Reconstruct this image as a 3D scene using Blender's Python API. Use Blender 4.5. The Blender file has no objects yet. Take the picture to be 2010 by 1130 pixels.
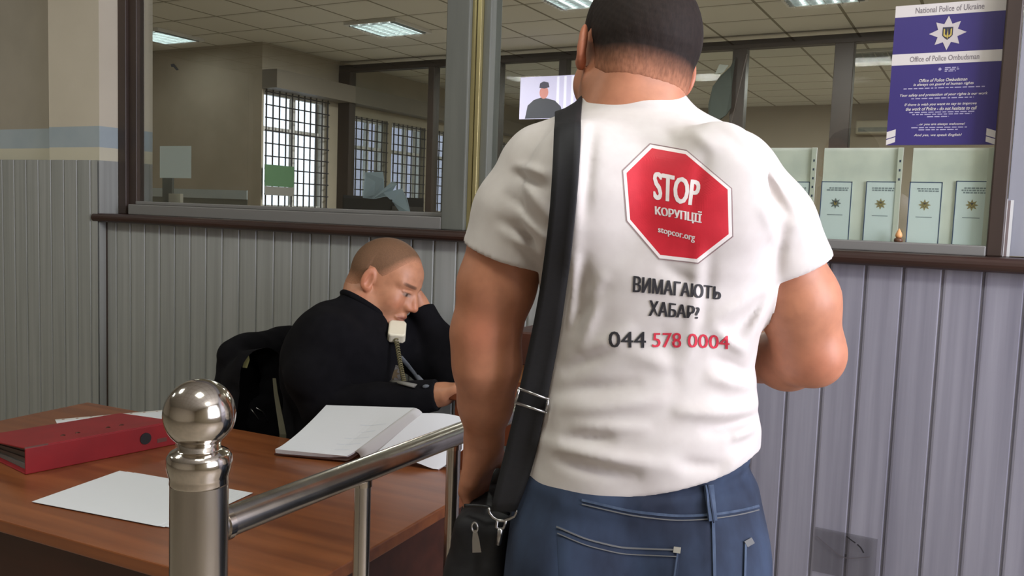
import bpy, bmesh, math, random
import numpy as np
from mathutils import Vector, Matrix
from mathutils.bvhtree import BVHTree
random.seed(7)
SC = bpy.context.scene
COL = SC.collection

# ------------------------------------------------------------------ camera maths
F = 1700.0
YAW, PITCH, ROLL = [math.radians(a) for a in (28.7, 4.96, 2.08)]
CAMP = np.array([0.0, 0.0, 1.36])
_w = np.array([-math.sin(YAW)*math.cos(PITCH), math.cos(YAW)*math.cos(PITCH), -math.sin(PITCH)])
_r = np.array([math.cos(YAW), math.sin(YAW), 0.0])
_u = np.cross(_r, _w)
CR = _r*math.cos(ROLL) + _u*math.sin(ROLL)
CU = -_r*math.sin(ROLL) + _u*math.cos(ROLL)
CW = _w
def ray(x, y): return CW + CR*(x-1005)/F - CU*(y-565)/F
def onX(x, y, X): d = ray(x, y); return CAMP + d*(X/d[0])
def onY(x, y, Y): d = ray(x, y); return CAMP + d*(Y/d[1])
def onZ(x, y, Z): d = ray(x, y); return CAMP + d*((Z-CAMP[2])/d[2])
def atD(x, y, D): return CAMP + ray(x, y)*D

# ------------------------------------------------------------------ mesh builder
class MB:
    def __init__(s): s.v = []; s.f = []; s.m = []
    def add(s, verts, faces, mi=0):
        o = len(s.v); s.v += [tuple(map(float, p)) for p in verts]
        for f in faces: s.f.append(tuple(o+i for i in f)); s.m.append(mi)
        return s
    def box(s, lo, hi, mi=0, M=None):
        x0, y0, z0 = lo; x1, y1, z1 = hi
        v = [(x0,y0,z0),(x1,y0,z0),(x1,y1,z0),(x0,y1,z0),(x0,y0,z1),(x1,y0,z1),(x1,y1,z1),(x0,y1,z1)]
        if M is not None: v = [tuple(M @ Vector(p)) for p in v]
        return s.add(v, [(0,3,2,1),(4,5,6,7),(0,1,5,4),(1,2,6,5),(2,3,7,6),(3,0,4,7)], mi)
    def tube(s, path, r, n=12, mi=0, caps=True, flat=1.0):
        P = [np.array(p, float) for p in path]; m = len(P)
        rr = r if hasattr(r, '__len__') else [r]*m
        T = [P[min(i+1, m-1)]-P[max(i-1, 0)] for i in range(m)]
        T = [t/(np.linalg.norm(t)+1e-12) for t in T]
        up = np.array([0, 0, 1.0]) if abs(T[0][2]) < .9 else np.array([1.0, 0, 0])
        A = np.cross(T[0], up); A /= np.linalg.norm(A)
        V = []
        for i in range(m):
            A = A - T[i]*(A@T[i]); A /= np.linalg.norm(A); B = np.cross(T[i], A)
            for k in range(n):
                a = 2*math.pi*k/n
                V.append(P[i] + A*(math.cos(a)*rr[i]) + B*(math.sin(a)*rr[i]*flat))
        Fc = []
        for i in range(m-1):
            for k in range(n):
                Fc.append((i*n+k, i*n+(k+1) % n, (i+1)*n+(k+1) % n, (i+1)*n+k))
        if caps: Fc.append(tuple(range(n-1, -1, -1))); Fc.append(tuple((m-1)*n+k for k in range(n)))
        return s.add(V, Fc, mi)
    def lathe(s, prof, n=32, org=(0, 0, 0), mi=0, M=None):
        V = []; Fc = []
        for r, z in prof:
            for k in range(n):
                a = 2*math.pi*k/n; p = (r*math.cos(a), r*math.sin(a), z)
                if M is not None: p = tuple(M @ Vector(p))
                V.append((p[0]+org[0], p[1]+org[1], p[2]+org[2]))
        for i in range(len(prof)-1):
            for k in range(n): Fc.append((i*n+k, i*n+(k+1) % n, (i+1)*n+(k+1) % n, (i+1)*n+k))
        Fc.append(tuple(range(n-1, -1, -1))); Fc.append(tuple((len(prof)-1)*n+k for k in range(n)))
        return s.add(V, Fc, mi)
    def grid(s, fn, nu, nv, mi=0, thick=0.0):
        """fn(u,v) -> point; thick along the surface normal makes a closed slab"""
        P = np.array([[fn(i/nu, j/nv) for i in range(nu+1)] for j in range(nv+1)], float)
        idx = lambda i, j: j*(nu+1)+i
        Fc = [(idx(i, j), idx(i+1, j), idx(i+1, j+1), idx(i, j+1)) for j in range(nv) for i in range(nu)]
        if thick == 0: return s.add(P.reshape(-1, 3), Fc, mi)
        du = np.gradient(P, axis=1); dv = np.gradient(P, axis=0); N = np.cross(du, dv)
        N /= np.linalg.norm(N, axis=2, keepdims=True)+1e-12
        Q = P - N*thick; n = (nu+1)*(nv+1)
        V = np.concatenate([P.reshape(-1, 3), Q.reshape(-1, 3)])
        G = list(Fc) + [tuple(n+i for i in f[::-1]) for f in Fc]
        for i in range(nu):
            G.append((idx(i+1, 0), idx(i, 0), n+idx(i, 0), n+idx(i+1, 0)))
            G.append((idx(i, nv), idx(i+1, nv), n+idx(i+1, nv), n+idx(i, nv)))
        for j in range(nv):
            G.append((idx(0, j), idx(0, j+1), n+idx(0, j+1), n+idx(0, j)))
            G.append((idx(nu, j+1), idx(nu, j), n+idx(nu, j), n+idx(nu, j+1)))
        return s.add(V, G, mi)
    def prism(s, poly, fn, h0, h1, mi=0):
        """poly 2D outline, fn(a,b,h) -> point"""
        n = len(poly); V = [fn(a, b, h0) for a, b in poly] + [fn(a, b, h1) for a, b in poly]
        Fc = [tuple(range(n-1, -1, -1)), tuple(range(n, 2*n))]
        Fc += [(i, (i+1) % n, n+(i+1) % n, n+i) for i in range(n)]
        return s.add(V, Fc, mi)

def build(name, mb, mats, parent=None, smooth=False, bevel=0, col=None, auto=None):
    me = bpy.data.meshes.new(name)
    if isinstance(mb, MB): V, Fc, mi = mb.v, mb.f, mb.m
    else: V, Fc = mb; mi = None
    me.from_pydata(V, [], Fc)
    if not isinstance(mats, (list, tuple)): mats = [mats]
    for m in mats: me.materials.append(m)
    if mi is not None and len(mats) > 1: me.polygons.foreach_set('material_index', mi)
    if isinstance(mb, MB):
        bm = bmesh.new(); bm.from_mesh(me); bmesh.ops.recalc_face_normals(bm, faces=bm.faces); bm.to_mesh(me); bm.free()
    if smooth: me.polygons.foreach_set('use_smooth', [True]*len(me.polygons))
    if col is not None:
        at = me.color_attributes.new('Col', 'FLOAT_COLOR', 'POINT')
        c = np.ones((len(V), 4), np.float32); c[:, :3] = col
        at.data.foreach_set('color', c.ravel())
    me.update()
    o = bpy.data.objects.new(name, me); COL.objects.link(o)
    if parent is not None: o.parent = parent
    if bevel:
        b = o.modifiers.new('edge', 'BEVEL'); b.width = bevel; b.segments = 2; b.limit_method = 'ANGLE'; b.angle_limit = math.radians(40)
    if auto is not None:
        me.polygons.foreach_set('use_smooth', [True]*len(me.polygons))
        try: me.set_sharp_from_angle(angle=math.radians(auto))
        except Exception: pass
    return o
def tag(o, label, cat, group=None, kind=None):
    o['label'] = label; o['category'] = cat
    if group: o['group'] = group
    if kind: o['kind'] = kind
    return o
def struct(o, label=None):
    o['kind'] = 'structure'
    if label: o['label'] = label
    return o
def thing(name, label, cat, loc=(0, 0, 0), rz=0.0, group=None):
    o = bpy.data.objects.new(name, None); COL.objects.link(o); o.empty_display_size = .05
    o.location = loc; o.rotation_euler = (0, 0, rz)
    return tag(o, label, cat, group)
def dup(root, loc, label, rz=None):
    r = root.copy(); COL.objects.link(r); r.location = loc; r['label'] = label
    if rz is not None: r.rotation_euler = (0, 0, rz)
    for ch in list(root.children):
        c = ch.copy(); COL.objects.link(c); c.parent = r
        for g in list(ch.children):
            d = g.copy(); COL.objects.link(d); d.parent = c
    return r

# ------------------------------------------------------------------ materials
def S(r, g, b):      # 8 bit sRGB -> linear
    f = lambda c: ((c/255+.055)/1.055)**2.4 if c/255 > .04045 else c/255/12.92
    return (f(r), f(g), f(b))
def mat(name, c, rough=.6, metal=0.0, c2=None, scale=(4, 4, 4), detail=4, bump=0.0, bscale=None, spec=.5, ramp=(.35, .65),
        vcol=False, emit=None, estr=0, sss=0, sheen=0, alpha=1.0, coat=0):
    m = bpy.data.materials.new(name); m.use_nodes = True
    nt = m.node_tree; b = nt.nodes['Principled BSDF']
    b.inputs['Base Color'].default_value = (*c, 1); b.inputs['Roughness'].default_value = rough
    b.inputs['Metallic'].default_value = metal; b.inputs['Specular IOR Level'].default_value = spec
    if coat: b.inputs['Coat Weight'].default_value = coat; b.inputs['Coat Roughness'].default_value = .15
    if sheen: b.inputs['Sheen Weight'].default_value = sheen
    if alpha < 1: b.inputs['Alpha'].default_value = alpha
    if emit: b.inputs['Emission Color'].default_value = (*emit, 1); b.inputs['Emission Strength'].default_value = estr
    if sss:
        b.inputs['Subsurface Weight'].default_value = sss; b.inputs['Subsurface Radius'].default_value = (.012, .004, .002)
        b.inputs['Subsurface Scale'].default_value = 1.0
    tc = nt.nodes.new('ShaderNodeTexCoord')
    def noise(sc, det):
        mp = nt.nodes.new('ShaderNodeMapping'); mp.inputs['Scale'].default_value = sc
        n = nt.nodes.new('ShaderNodeTexNoise'); n.inputs['Scale'].default_value = 1; n.inputs['Detail'].default_value = det
        nt.links.new(tc.outputs['Object'], mp.inputs[0]); nt.links.new(mp.outputs[0], n.inputs['Vector']); return n
    out = None
    if c2 is not None:
        n = noise(scale, detail); r = nt.nodes.new('ShaderNodeValToRGB')
        r.color_ramp.elements[0].position = ramp[0]; r.color_ramp.elements[1].position = ramp[1]
        r.color_ramp.elements[0].color = (*c, 1); r.color_ramp.elements[1].color = (*c2, 1)
        nt.links.new(n.outputs['Fac'], r.inputs[0]); out = r.outputs[0]
    if vcol:
        a = nt.nodes.new('ShaderNodeVertexColor'); a.layer_name = 'Col'
        if out is not None:
            mx = nt.nodes.new('ShaderNodeMix'); mx.data_type = 'RGBA'; mx.blend_type = 'MULTIPLY'; mx.inputs[0].default_value = 1
            nt.links.new(a.outputs[0], mx.inputs[6]); nt.links.new(out, mx.inputs[7]); out = mx.outputs[2]
        else: out = a.outputs[0]
    if out is not None: nt.links.new(out, b.inputs['Base Color'])
    if bump:
        n = noise(bscale or scale, 5); bp = nt.nodes.new('ShaderNodeBump'); bp.inputs['Strength'].default_value = min(1, bump*100); bp.inputs['Distance'].default_value = bump
        nt.links.new(n.outputs['Fac'], bp.inputs['Height']); nt.links.new(bp.outputs[0], b.inputs['Normal'])
    return m
def glass_mat(name, tint=(1, 1, 1), ior=1.5, extra=0.0, rough=0.0):
    m = bpy.data.materials.new(name); m.use_nodes = True; nt = m.node_tree; nt.nodes.clear()
    o = nt.nodes.new('ShaderNodeOutputMaterial'); t = nt.nodes.new('ShaderNodeBsdfTransparent'); g = nt.nodes.new('ShaderNodeBsdfGlossy')
    t.inputs[0].default_value = (*tint, 1); g.inputs['Roughness'].default_value = rough
    fr = nt.nodes.new('ShaderNodeFresnel'); fr.inputs[0].default_value = ior
    ge = nt.nodes.new('ShaderNodeNewGeometry'); mi = nt.nodes.new('ShaderNodeMath'); mi.operation = 'MULTIPLY_ADD'
    mi.inputs[1].default_value = 1/ior-ior; mi.inputs[2].default_value = ior      # same reflectance entering and leaving the pane
    nt.links.new(ge.outputs['Backfacing'], mi.inputs[0]); nt.links.new(mi.outputs[0], fr.inputs[0])
    ad = nt.nodes.new('ShaderNodeMath'); ad.operation = 'ADD'; ad.inputs[1].default_value = extra
    mx = nt.nodes.new('ShaderNodeMixShader')
    nt.links.new(fr.outputs[0], ad.inputs[0]); nt.links.new(ad.outputs[0], mx.inputs[0])
    nt.links.new(t.outputs[0], mx.inputs[1]); nt.links.new(g.outputs[0], mx.inputs[2]); nt.links.new(mx.outputs[0], o.inputs[0])
    return m

# ------------------------------------------------------------------ writing
def text2d(body, bold=0.0, shear=0.0, maxlen=None):
    """the words as a triangulated outline, normalised to its own bounding box; returns verts, faces, aspect"""
    cu = bpy.data.curves.new('t', 'FONT'); cu.body = body; cu.size = 1; cu.offset = bold; cu.shear = shear; cu.resolution_u = 3
    ob = bpy.data.objects.new('t', cu); COL.objects.link(ob)
    dg = bpy.context.evaluated_depsgraph_get(); me = bpy.data.meshes.new_from_object(ob.evaluated_get(dg))
    bm = bmesh.new(); bm.from_mesh(me); bmesh.ops.triangulate(bm, faces=bm.faces[:])
    if maxlen:
        for _ in range(3):
            es = [e for e in bm.edges if e.calc_length() > maxlen]
            if not es: break
            bmesh.ops.subdivide_edges(bm, edges=es, cuts=1); bmesh.ops.triangulate(bm, faces=[f for f in bm.faces if len(f.verts) > 3])
    V = np.array([v.co[:2] for v in bm.verts]); bm.verts.ensure_lookup_table()
    Fc = [tuple(v.index for v in f.verts) for f in bm.faces]
    bm.verts.index_update(); Fc = [tuple(v.index for v in f.verts) for f in bm.faces]
    bm.free(); bpy.data.objects.remove(ob); bpy.data.curves.remove(cu); bpy.data.meshes.remove(me)
    lo = V.min(0); hi = V.max(0); return (V-lo)/(hi-lo), Fc, (hi[0]-lo[0])/(hi[1]-lo[1])
# ------------------------------------------------------------------ implicit surfaces for bodies and cloth
def smin(a, b, k):
    if k <= 0: return np.minimum(a, b)
    h = np.clip(.5+.5*(b-a)/k, 0, 1); return b+(a-b)*h - k*h*(1-h)
def smax(a, b, k): return -smin(-a, -b, k)
class Field:
    def __init__(s, lo, hi, h):
        s.lo = np.array(lo, float); s.h = h; s.n = [int(math.ceil((b-a)/h))+1 for a, b in zip(lo, hi)]
        s.ax = [(s.lo[i]+h*np.arange(s.n[i])).astype(np.float32) for i in range(3)]
        s.f = np.full(s.n, .3, np.float32)
    def sl(s, lo, hi):
        r = []
        for i in range(3):
            a = max(0, int((lo[i]-s.lo[i])/s.h)-1); b = min(s.n[i], int((hi[i]-s.lo[i])/s.h)+3)
            r.append(slice(a, max(a, b)))
        return tuple(r)
    def P(s, sl): return s.ax[0][sl[0]][:, None, None], s.ax[1][sl[1]][None, :, None], s.ax[2][sl[2]][None, None, :]
    def op(s, fn, lo, hi, k=0.0, mode='add', pad=.05):
        sl = s.sl([a-pad for a in lo], [b+pad for b in hi])
        if min(x.stop-x.start for x in sl) <= 0: return
        d = fn(*s.P(sl)).astype(np.float32)
        g = s.f[sl]
        s.f[sl] = smin(g, d, k) if mode == 'add' else smax(g, -d, k)
    def rc(s, a, b, r1, r2, k=.01, mode='add'):
        a = np.array(a, float); b = np.array(b, float); ba = b-a; L = float(ba@ba)+1e-12
        def fn(X, Y, Z):
            t = np.clip(((X-a[0])*ba[0]+(Y-a[1])*ba[1]+(Z-a[2])*ba[2])/L, 0, 1)
            return np.sqrt((X-a[0]-t*ba[0])**2+(Y-a[1]-t*ba[1])**2+(Z-a[2]-t*ba[2])**2)-(r1+(r2-r1)*t)
        r = max(r1, r2); s.op(fn, np.minimum(a, b)-r, np.maximum(a, b)+r, k, mode)
    def ell(s, c, M, rad, k=.01, mode='add'):
        c = np.array(c, float); M = np.array(M, float); rad = np.array(rad, float)
        def fn(X, Y, Z):
            q = [(X-c[0])*M[i][0]+(Y-c[1])*M[i][1]+(Z-c[2])*M[i][2] for i in range(3)]
            k0 = np.sqrt(sum((q[i]/rad[i])**2 for i in range(3))); k1 = np.sqrt(sum((q[i]/rad[i]**2)**2 for i in range(3)))
            return k0*(k0-1)/(k1+1e-9)
        r = rad.max(); s.op(fn, c-r, c+r, k, mode)
    def chain(s, pts, rs, k=.01, mode='add'):
        for i in range(len(pts)-1): s.rc(pts[i], pts[i+1], rs[i], rs[i+1], k, mode)
    def like(s, f=None):
        n = Field.__new__(Field); n.lo, n.h, n.n, n.ax = s.lo, s.h, s.n, s.ax
        n.f = np.full(s.n, .3, np.float32) if f is None else f.astype(np.float32); return n
    def all(s): return s.P((slice(None),)*3)
    def mesh(s, smooth=1):
        f, h = s.f, s.h; sg = f < 0
        cnt = np.zeros([n-1 for n in f.shape], np.int8)
        for dx in (0, 1):
            for dy in (0, 1):
                for dz in (0, 1):
                    cnt += sg[dx:f.shape[0]-1+dx, dy:f.shape[1]-1+dy, dz:f.shape[2]-1+dz]
        I = np.argwhere((cnt > 0) & (cnt < 8)); idx = np.full(cnt.shape, -1, np.int64); idx[tuple(I.T)] = np.arange(len(I))
        cor = [(a, b, c) for a in (0, 1) for b in (0, 1) for c in (0, 1)]
        acc = np.zeros((len(I), 3)); num = np.zeros(len(I))
        vals = {c: f[I[:, 0]+c[0], I[:, 1]+c[1], I[:, 2]+c[2]].astype(float) for c in cor}
        for a in cor:
            for ax in range(3):
                if a[ax] == 0:
                    b = list(a); b[ax] = 1; b = tuple(b); va, vb = vals[a], vals[b]
                    m = (va < 0) != (vb < 0); t = np.where(m, va/np.where(m, va-vb, 1), 0)
                    p = np.tile(np.array(a, float), (len(I), 1)); p[:, ax] = t
                    acc[m] += p[m]; num[m] += 1
        V = (I+acc/num[:, None])*h+s.lo
        quads = []
        for ax in range(3):
            o = [(1, 2), (2, 0), (0, 1)][ax]
            sA = [slice(None)]*3; sB = [slice(None)]*3; sA[ax] = slice(0, -1); sB[ax] = slice(1, None)
            A, B = sg[tuple(sA)], sg[tuple(sB)]
            E = np.argwhere(A != B); u, v = o
            ok = (E[:, u] > 0) & (E[:, v] > 0) & (E[:, u] < f.shape[u]-1) & (E[:, v] < f.shape[v]-1); E = E[ok]
            fl = A[tuple(E.T)]
            def cell(du, dv):
                c = E.copy(); c[:, u] -= du; c[:, v] -= dv; return idx[tuple(c.T)]
            q = np.stack([cell(1, 1), cell(0, 1), cell(0, 0), cell(1, 0)], 1)
            q[~fl] = q[~fl][:, ::-1]; quads.append(q)
        Q = np.concatenate(quads); Q = Q[(Q >= 0).all(1)]
        if smooth:
            e = np.concatenate([Q[:, [0, 1]], Q[:, [1, 2]], Q[:, [2, 3]], Q[:, [3, 0]]])
            for _ in range(smooth):
                sm = np.zeros_like(V); c = np.zeros(len(V))
                for k in range(3):
                    sm[:, k] = np.bincount(e[:, 0], V[e[:, 1], k], len(V))+np.bincount(e[:, 1], V[e[:, 0], k], len(V))
                c = np.bincount(e[:, 0], minlength=len(V))+np.bincount(e[:, 1], minlength=len(V))
                V = V*.5+.5*sm/np.maximum(c, 1)[:, None]
        return V, Q
def join(*ms):
    V = []; Q = []; o = 0
    for v, q in ms: V.append(v); Q.append(q+o); o += len(v)
    return np.concatenate(V), np.concatenate(Q)
def unit(v): v = np.array(v, float); return v/np.linalg.norm(v)
def head_frame(fwd, roll=0.0):
    f = unit(fwd); l = unit(np.cross([0, 0, 1.0], f)); u = np.cross(f, l)
    l2 = l*math.cos(roll)+u*math.sin(roll); u2 = -l*math.sin(roll)+u*math.cos(roll)
    return np.array([f, l2, u2])     # rows: forward, left, up
def head(Fd, o, M, s=1.0, neck=None, nr=(.056, .062), fat=0.0, flare=0.0, ears=True):
    """a head with skull, jaw, brow, nose, lips, ears, eyes; o = point between the eyes' height and the ears"""
    o = np.array(o, float)
    W = lambda f, l, u: o + s*(M[0]*f+M[1]*l+M[2]*u)
    Fd.ell(W(-.008, 0, .03), M, (.1*s, .077*s, .09*s), 0)
    Fd.ell(W(-.04, 0, .015), M, (.066*s, .071*s, .072*s), .02)
    Fd.ell(W(.03, 0, -.045), M, ((.056)*s, (.059+fat)*s, .072*s), .03)
    Fd.ell(W(.045, 0, .035), M, (.047*s, .062*s, .052*s), .02)
    for q in (-1, 1):
        Fd.rc(W(-.005, q*.054, -.055), W(.068, q*.012, -.1), .021*s+fat*.4, .018*s, .025)
        Fd.ell(W(.062, q*(.038), -.032), M, (.027*s, .026*s, (.028+fat)*s), .02)
        Fd.rc(W(.087, q*.012, .02), W(.07, q*.047, .02), .011*s, .011*s, .014)
    Fd.rc(W(.072, -.008, -.106), W(.072, .008, -.106), .018*s, .018*s, .018)
    Fd.rc(W(.0, 0, -.1), W(.06, 0, -.1), (.026+fat)*s, .02*s, .03)
    for q in (-1, 1):
        Fd.ell(W(.101, q*.031, -.001), M, (.015*s, .018*s, .012*s), .012, 'sub')
        Fd.ell(W(.077, q*.031, -.003), M, (.0135*s,)*3, .002)
        Fd.rc(W(.089, q*.02, .004), W(.081, q*.043, .001), .0045*s, .004*s, .004)
        Fd.rc(W(.086, q*.02, -.011), W(.08, q*.04, -.01), .004*s, .004*s, .006)
    Fd.rc(W(.092, 0, .008), W(.113, 0, -.032), .0085*s, .0115*s, .012)
    for q in (-1, 1):
        Fd.ell(W(.1, q*.0105, -.038), M, (.0125*s, .0075*s, .0080*s), .007)
        Fd.ell(W(.104, q*.006, -.0485), M, (.004*s, .003*s, .003*s), .002, 'sub')
    for q in (-1, 1): Fd.rc(W(.085, q*.0095, .004), W(.091, q*.011, -.03), .0085*s, .012*s, .01)
    Fd.rc(W(.083, 0, -.05), W(.086, 0, -.068), .014*s, .012*s, .014)
    Fd.rc(W(.094, -.007, -.0645), W(.094, .007, -.0645), .0058*s, .0058*s, .006)
    for q in (-1, 1):
        Fd.rc(W(.094, q*.006, -.0655), W(.083, q*.025, -.0705), .0056*s, .003*s, .004)
        Fd.rc(W(.092, q*.004, -.0775), W(.083, q*.022, -.073), .0066*s, .003*s, .005)
        Fd.rc(W(.101, q*.002, -.0715), W(.09, q*.024, -.0712), .0016*s, .001*s, .002, 'sub')
    for q in ((-1, 1) if ears else ()):       # ears
        th = .42; A = M.copy()
        A[0] = unit(M[0]*math.cos(th)-M[1]*q*math.sin(th)); A[1] = unit(M[1]*math.cos(th)+M[0]*q*math.sin(th))
        c = W(-.012, q*(.081+flare), -.008)
        Fd.ell(c, A, (.0185*s, .0072*s, .033*s), .005)
        Fd.ell(W(-.004, q*(.079+flare*.6), -.03), A, (.011*s, .0075*s, .013*s), .006)
        Fd.ell(c+s*(A[0]*.003+A[1]*q*.009), A, (.0110*s, .0085*s, .021*s), .003, 'sub')
        Fd.rc(c+s*(A[0]*-.006+A[2]*-.008+A[1]*q*.003), c+s*(A[0]*-.003+A[2]*.017+A[1]*q*.003), .0028*s, .0028*s, .004)
    if neck is not None:
        Fd.chain([W(-.028, 0, -.045)]+[np.array(p) for p in neck], [nr[0]]+list(nr[1:])+[nr[-1]]*(len(neck)-len(nr)+1), .025)
    return W
def head_paint(V, o, M, s, skin, lip, brow, hair=None, fade=None):
    q = ((V-np.array(o))@M.T)/s; f, l, u = q[:, 0], q[:, 1], q[:, 2]; al = np.abs(l)
    C = np.tile(np.array(skin), (len(V), 1))
    def mix(c, w): C[:] = C*(1-w[:, None])+np.array(c)*w[:, None]
    g = lambda x, a, b: np.clip((x-a)/(b-a), 0, 1)
    red = np.array(skin)*np.array([1.0, .72, .68])
    mix(red, .6*np.exp(-(((f-.112)/.02)**2+(l/.02)**2+((u+.034)/.02)**2)))
    mix(red, .5*np.exp(-(((f-.075)/.03)**2+((al-.045)/.02)**2+((u+.035)/.022)**2)))
    mix(red, .55*g(al, .074, .083)*(np.abs(f+.01) < .035)*(np.abs(u+.01) < .05))
    mix(lip, .75*g(f, .078, .084)*np.clip(1-((al/.026)**2+((u+.0715)/.0115)**2)**2, 0, 1))
    mix((.05, .02, .015), .8*g(f, .08, .085)*np.clip(1-((al/.024)**2+((u+.0713)/.0018)**2), 0, 1))
    ey = (f > .06)*np.exp(-(((al-.031)/.014)**4+((u+.0045)/.0048)**4))
    mix((.26, .22, .19), .85*ey); mix((.03, .02, .015), .95*(f > .06)*np.exp(-(((al-.031)/.0055)**4+((u+.005)/.005)**4)))
    mix((.06, .03, .02), .75*(f > .06)*np.exp(-(((al-.031)/.015)**4+((u-.0005)/.0016)**4)))
    bl = .021+.05*np.clip(al-.035, 0, 1)**1
    mix(brow, .8*(f > .05)*np.clip(1-(((al-.033)/.024)**4+((u-bl)/.0058)**4), 0, 1))
    if fade is not None: mix(hair, fade(f, l, u))
    return C
def hand(Fd, wr, d, pn, th, s=1.0, curl=(.35, .5, .4), spread=.012, thumb=(.35, .3), kb=.008):
    """palm, four bent fingers of unequal length and a thumb leaving the side of the palm.  d: wrist->knuckles, pn: out of the palm, th: thumb side"""
    wr = np.array(wr, float); d = unit(d); th = unit(np.array(th)-d*(np.array(th)@d)); pn = unit(np.array(pn)-d*(np.array(pn)@d)-th*(np.array(pn)@th))
    offs = (.03, .0095, -.0105, -.029); ml = (.09, .094, .089, .08)
    seg = ((.043, .026, .021), (.047, .03, .022), (.043, .028, .021), (.034, .021, .019)); rad = (.0094, .0096, .009, .008)
    tips = []
    for i in range(4):
        k0 = wr+s*(th*offs[i]*.55+d*.012); kn = wr+s*(d*ml[i]+th*offs[i]-pn*.003)
        Fd.rc(k0, kn, .0145*s, .0112*s, .012)
    Fd.ell(wr+s*(d*.05), np.array([d, th, pn]), (.048*s, .037*s, .0135*s), .012)
    Fd.rc(wr+s*(d*.02-th*.022+pn*.004), wr+s*(d*.06-th*.028+pn*.003), .014*s, .012*s, .012)
    for i in range(4):
        p = wr+s*(d*ml[i]+th*offs[i]-pn*.003); a = 0; dd = unit(d+th*(offs[i]*spread/.012))
        for j in range(3):
            a += curl[j]*(1+.12*(i-1)); q = p+s*seg[i][j]*(dd*math.cos(a)+pn*math.sin(a))
            Fd.rc(p, q, rad[i]*s*(1-.07*j), rad[i]*s*(1-.07*(j+1)), .003 if j else .006); p = q
        tips.append(p)
    b = wr+s*(d*.022+th*.022+pn*.006); t1 = unit(d*.62+th*.72+pn*.35)
    Fd.rc(wr+s*(d*.012+th*.012), b, .016*s, .016*s, .012)
    p1 = b+s*.042*t1; Fd.rc(b, p1, .0165*s, .0118*s, .01)
    t2 = unit(t1*math.cos(thumb[0])+(d*.7+pn*.5-th*.3)*math.sin(thumb[0])); p2 = p1+s*.032*t2; Fd.rc(p1, p2, .0112*s, .0102*s, .003)
    t3 = unit(t2*math.cos(thumb[1])+(d*.6+pn*.6-th*.4)*math.sin(thumb[1])); Fd.rc(p2, p2+s*.026*t3, .0102*s, .0085*s, .003)
    return tips
def wob(X, Y, Z, fr, ph=0.0):
    return (np.sin(fr*(X*1.0+Y*.7+Z*.35)+ph)+np.sin(fr*(-X*.6+Y*.9+Z*.8)*1.37+ph*2.1+1)+np.sin(fr*(X*.35-Y*.5+Z*1.1)*1.81+ph*.7+2))/3
# ------------------------------------------------------------------ materials of the place
m_board = mat('painted_boards', S(146,148,143), .42, c2=S(168,169,166), scale=(38, 38, 1.1), detail=5, bump=.0006, bscale=(60, 60, 1.5), ramp=(.3, .7))
m_board2 = mat('daylight_tinted_boards', S(122,120,131), .42, c2=S(148,146,156), scale=(38, 38, 1.1), detail=5, bump=.0006, bscale=(60, 60, 1.5), ramp=(.3, .7))  # same boards further right, with the cool daylight tint put into the colour
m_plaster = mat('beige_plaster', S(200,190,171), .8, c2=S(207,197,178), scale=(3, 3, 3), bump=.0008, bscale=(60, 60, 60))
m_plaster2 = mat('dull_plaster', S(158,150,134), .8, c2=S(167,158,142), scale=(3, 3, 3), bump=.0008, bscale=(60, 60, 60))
m_blue = mat('blue_stripe_paint', S(160,172,178), .7, c2=S(170,180,184), scale=(5, 5, 5))
m_cream = mat('cream_stripe_paint', S(206,200,178), .7)
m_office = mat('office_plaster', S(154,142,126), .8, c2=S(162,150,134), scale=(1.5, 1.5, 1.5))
m_dado = mat('office_dado_paint', S(96,100,92), .6)
m_floor = mat('floor_tiles', S(150,140,124), .35, c2=S(166,155,138), scale=(2, 2, 2))
m_sill = mat('dark_brown_wood', S(64,40,32), .38, c2=S(44,27,22), scale=(2.5, 22, 22), detail=6, ramp=(.3, .7))
m_brown = mat('brown_frame_paint', S(66,52,44), .45, c2=S(56,44,38), scale=(8, 8, 2))
m_brown2 = mat('dark_partition_wood', S(42,32,27), .5, c2=S(34,26,22), scale=(8, 8, 2), spec=.3)
m_frame = mat('grey_green_frame_paint', S(112,114,106), .45, c2=S(100,102,95), scale=(20, 20, 2))
m_ledge = mat('grey_ledge_paint', S(124,122,118), .5)
m_brass = mat('yellowed_metal_strip', S(176,164,116), .35, .6)
m_pane = glass_mat('window_glass', (.93, .95, .94), 1.5, .035)
m_pane_far = glass_mat('far_glass', (.9, .92, .91), 1.12, .0)
m_white = mat('white_paint', S(214,214,212), .5)
m_steel = mat('brushed_steel', S(196,190,182), .22, 1.0, c2=S(180,174,166), scale=(30, 30, 6), bump=.0002, bscale=(200, 200, 12))
m_chrome = mat('polished_steel', S(206,198,188), .12, 1.0)
m_black = mat('black_plastic', S(24,24,26), .45)
def ceiling_material():
    m = mat('ceiling_tiles', S(208,205,195), .85); nt = m.node_tree; b = nt.nodes['Principled BSDF']
    tc = nt.nodes.new('ShaderNodeTexCoord'); br = nt.nodes.new('ShaderNodeTexBrick'); br.offset = 0; br.squash = 1
    br.inputs['Scale'].default_value = 1; br.inputs['Brick Width'].default_value = .6; br.inputs['Row Height'].default_value = .6
    br.inputs['Mortar Size'].default_value = .013; br.inputs['Mortar Smooth'].default_value = .1
    br.inputs['Color1'].default_value = (*S(208,205,195), 1); br.inputs['Color2'].default_value = (*S(202,199,190), 1); br.inputs['Mortar'].default_value = (*S(128,122,108), 1)
    nt.links.new(tc.outputs['Object'], br.inputs['Vector']); nt.links.new(br.outputs['Color'], b.inputs['Base Color'])
    return m
m_ceil = ceiling_material()

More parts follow.
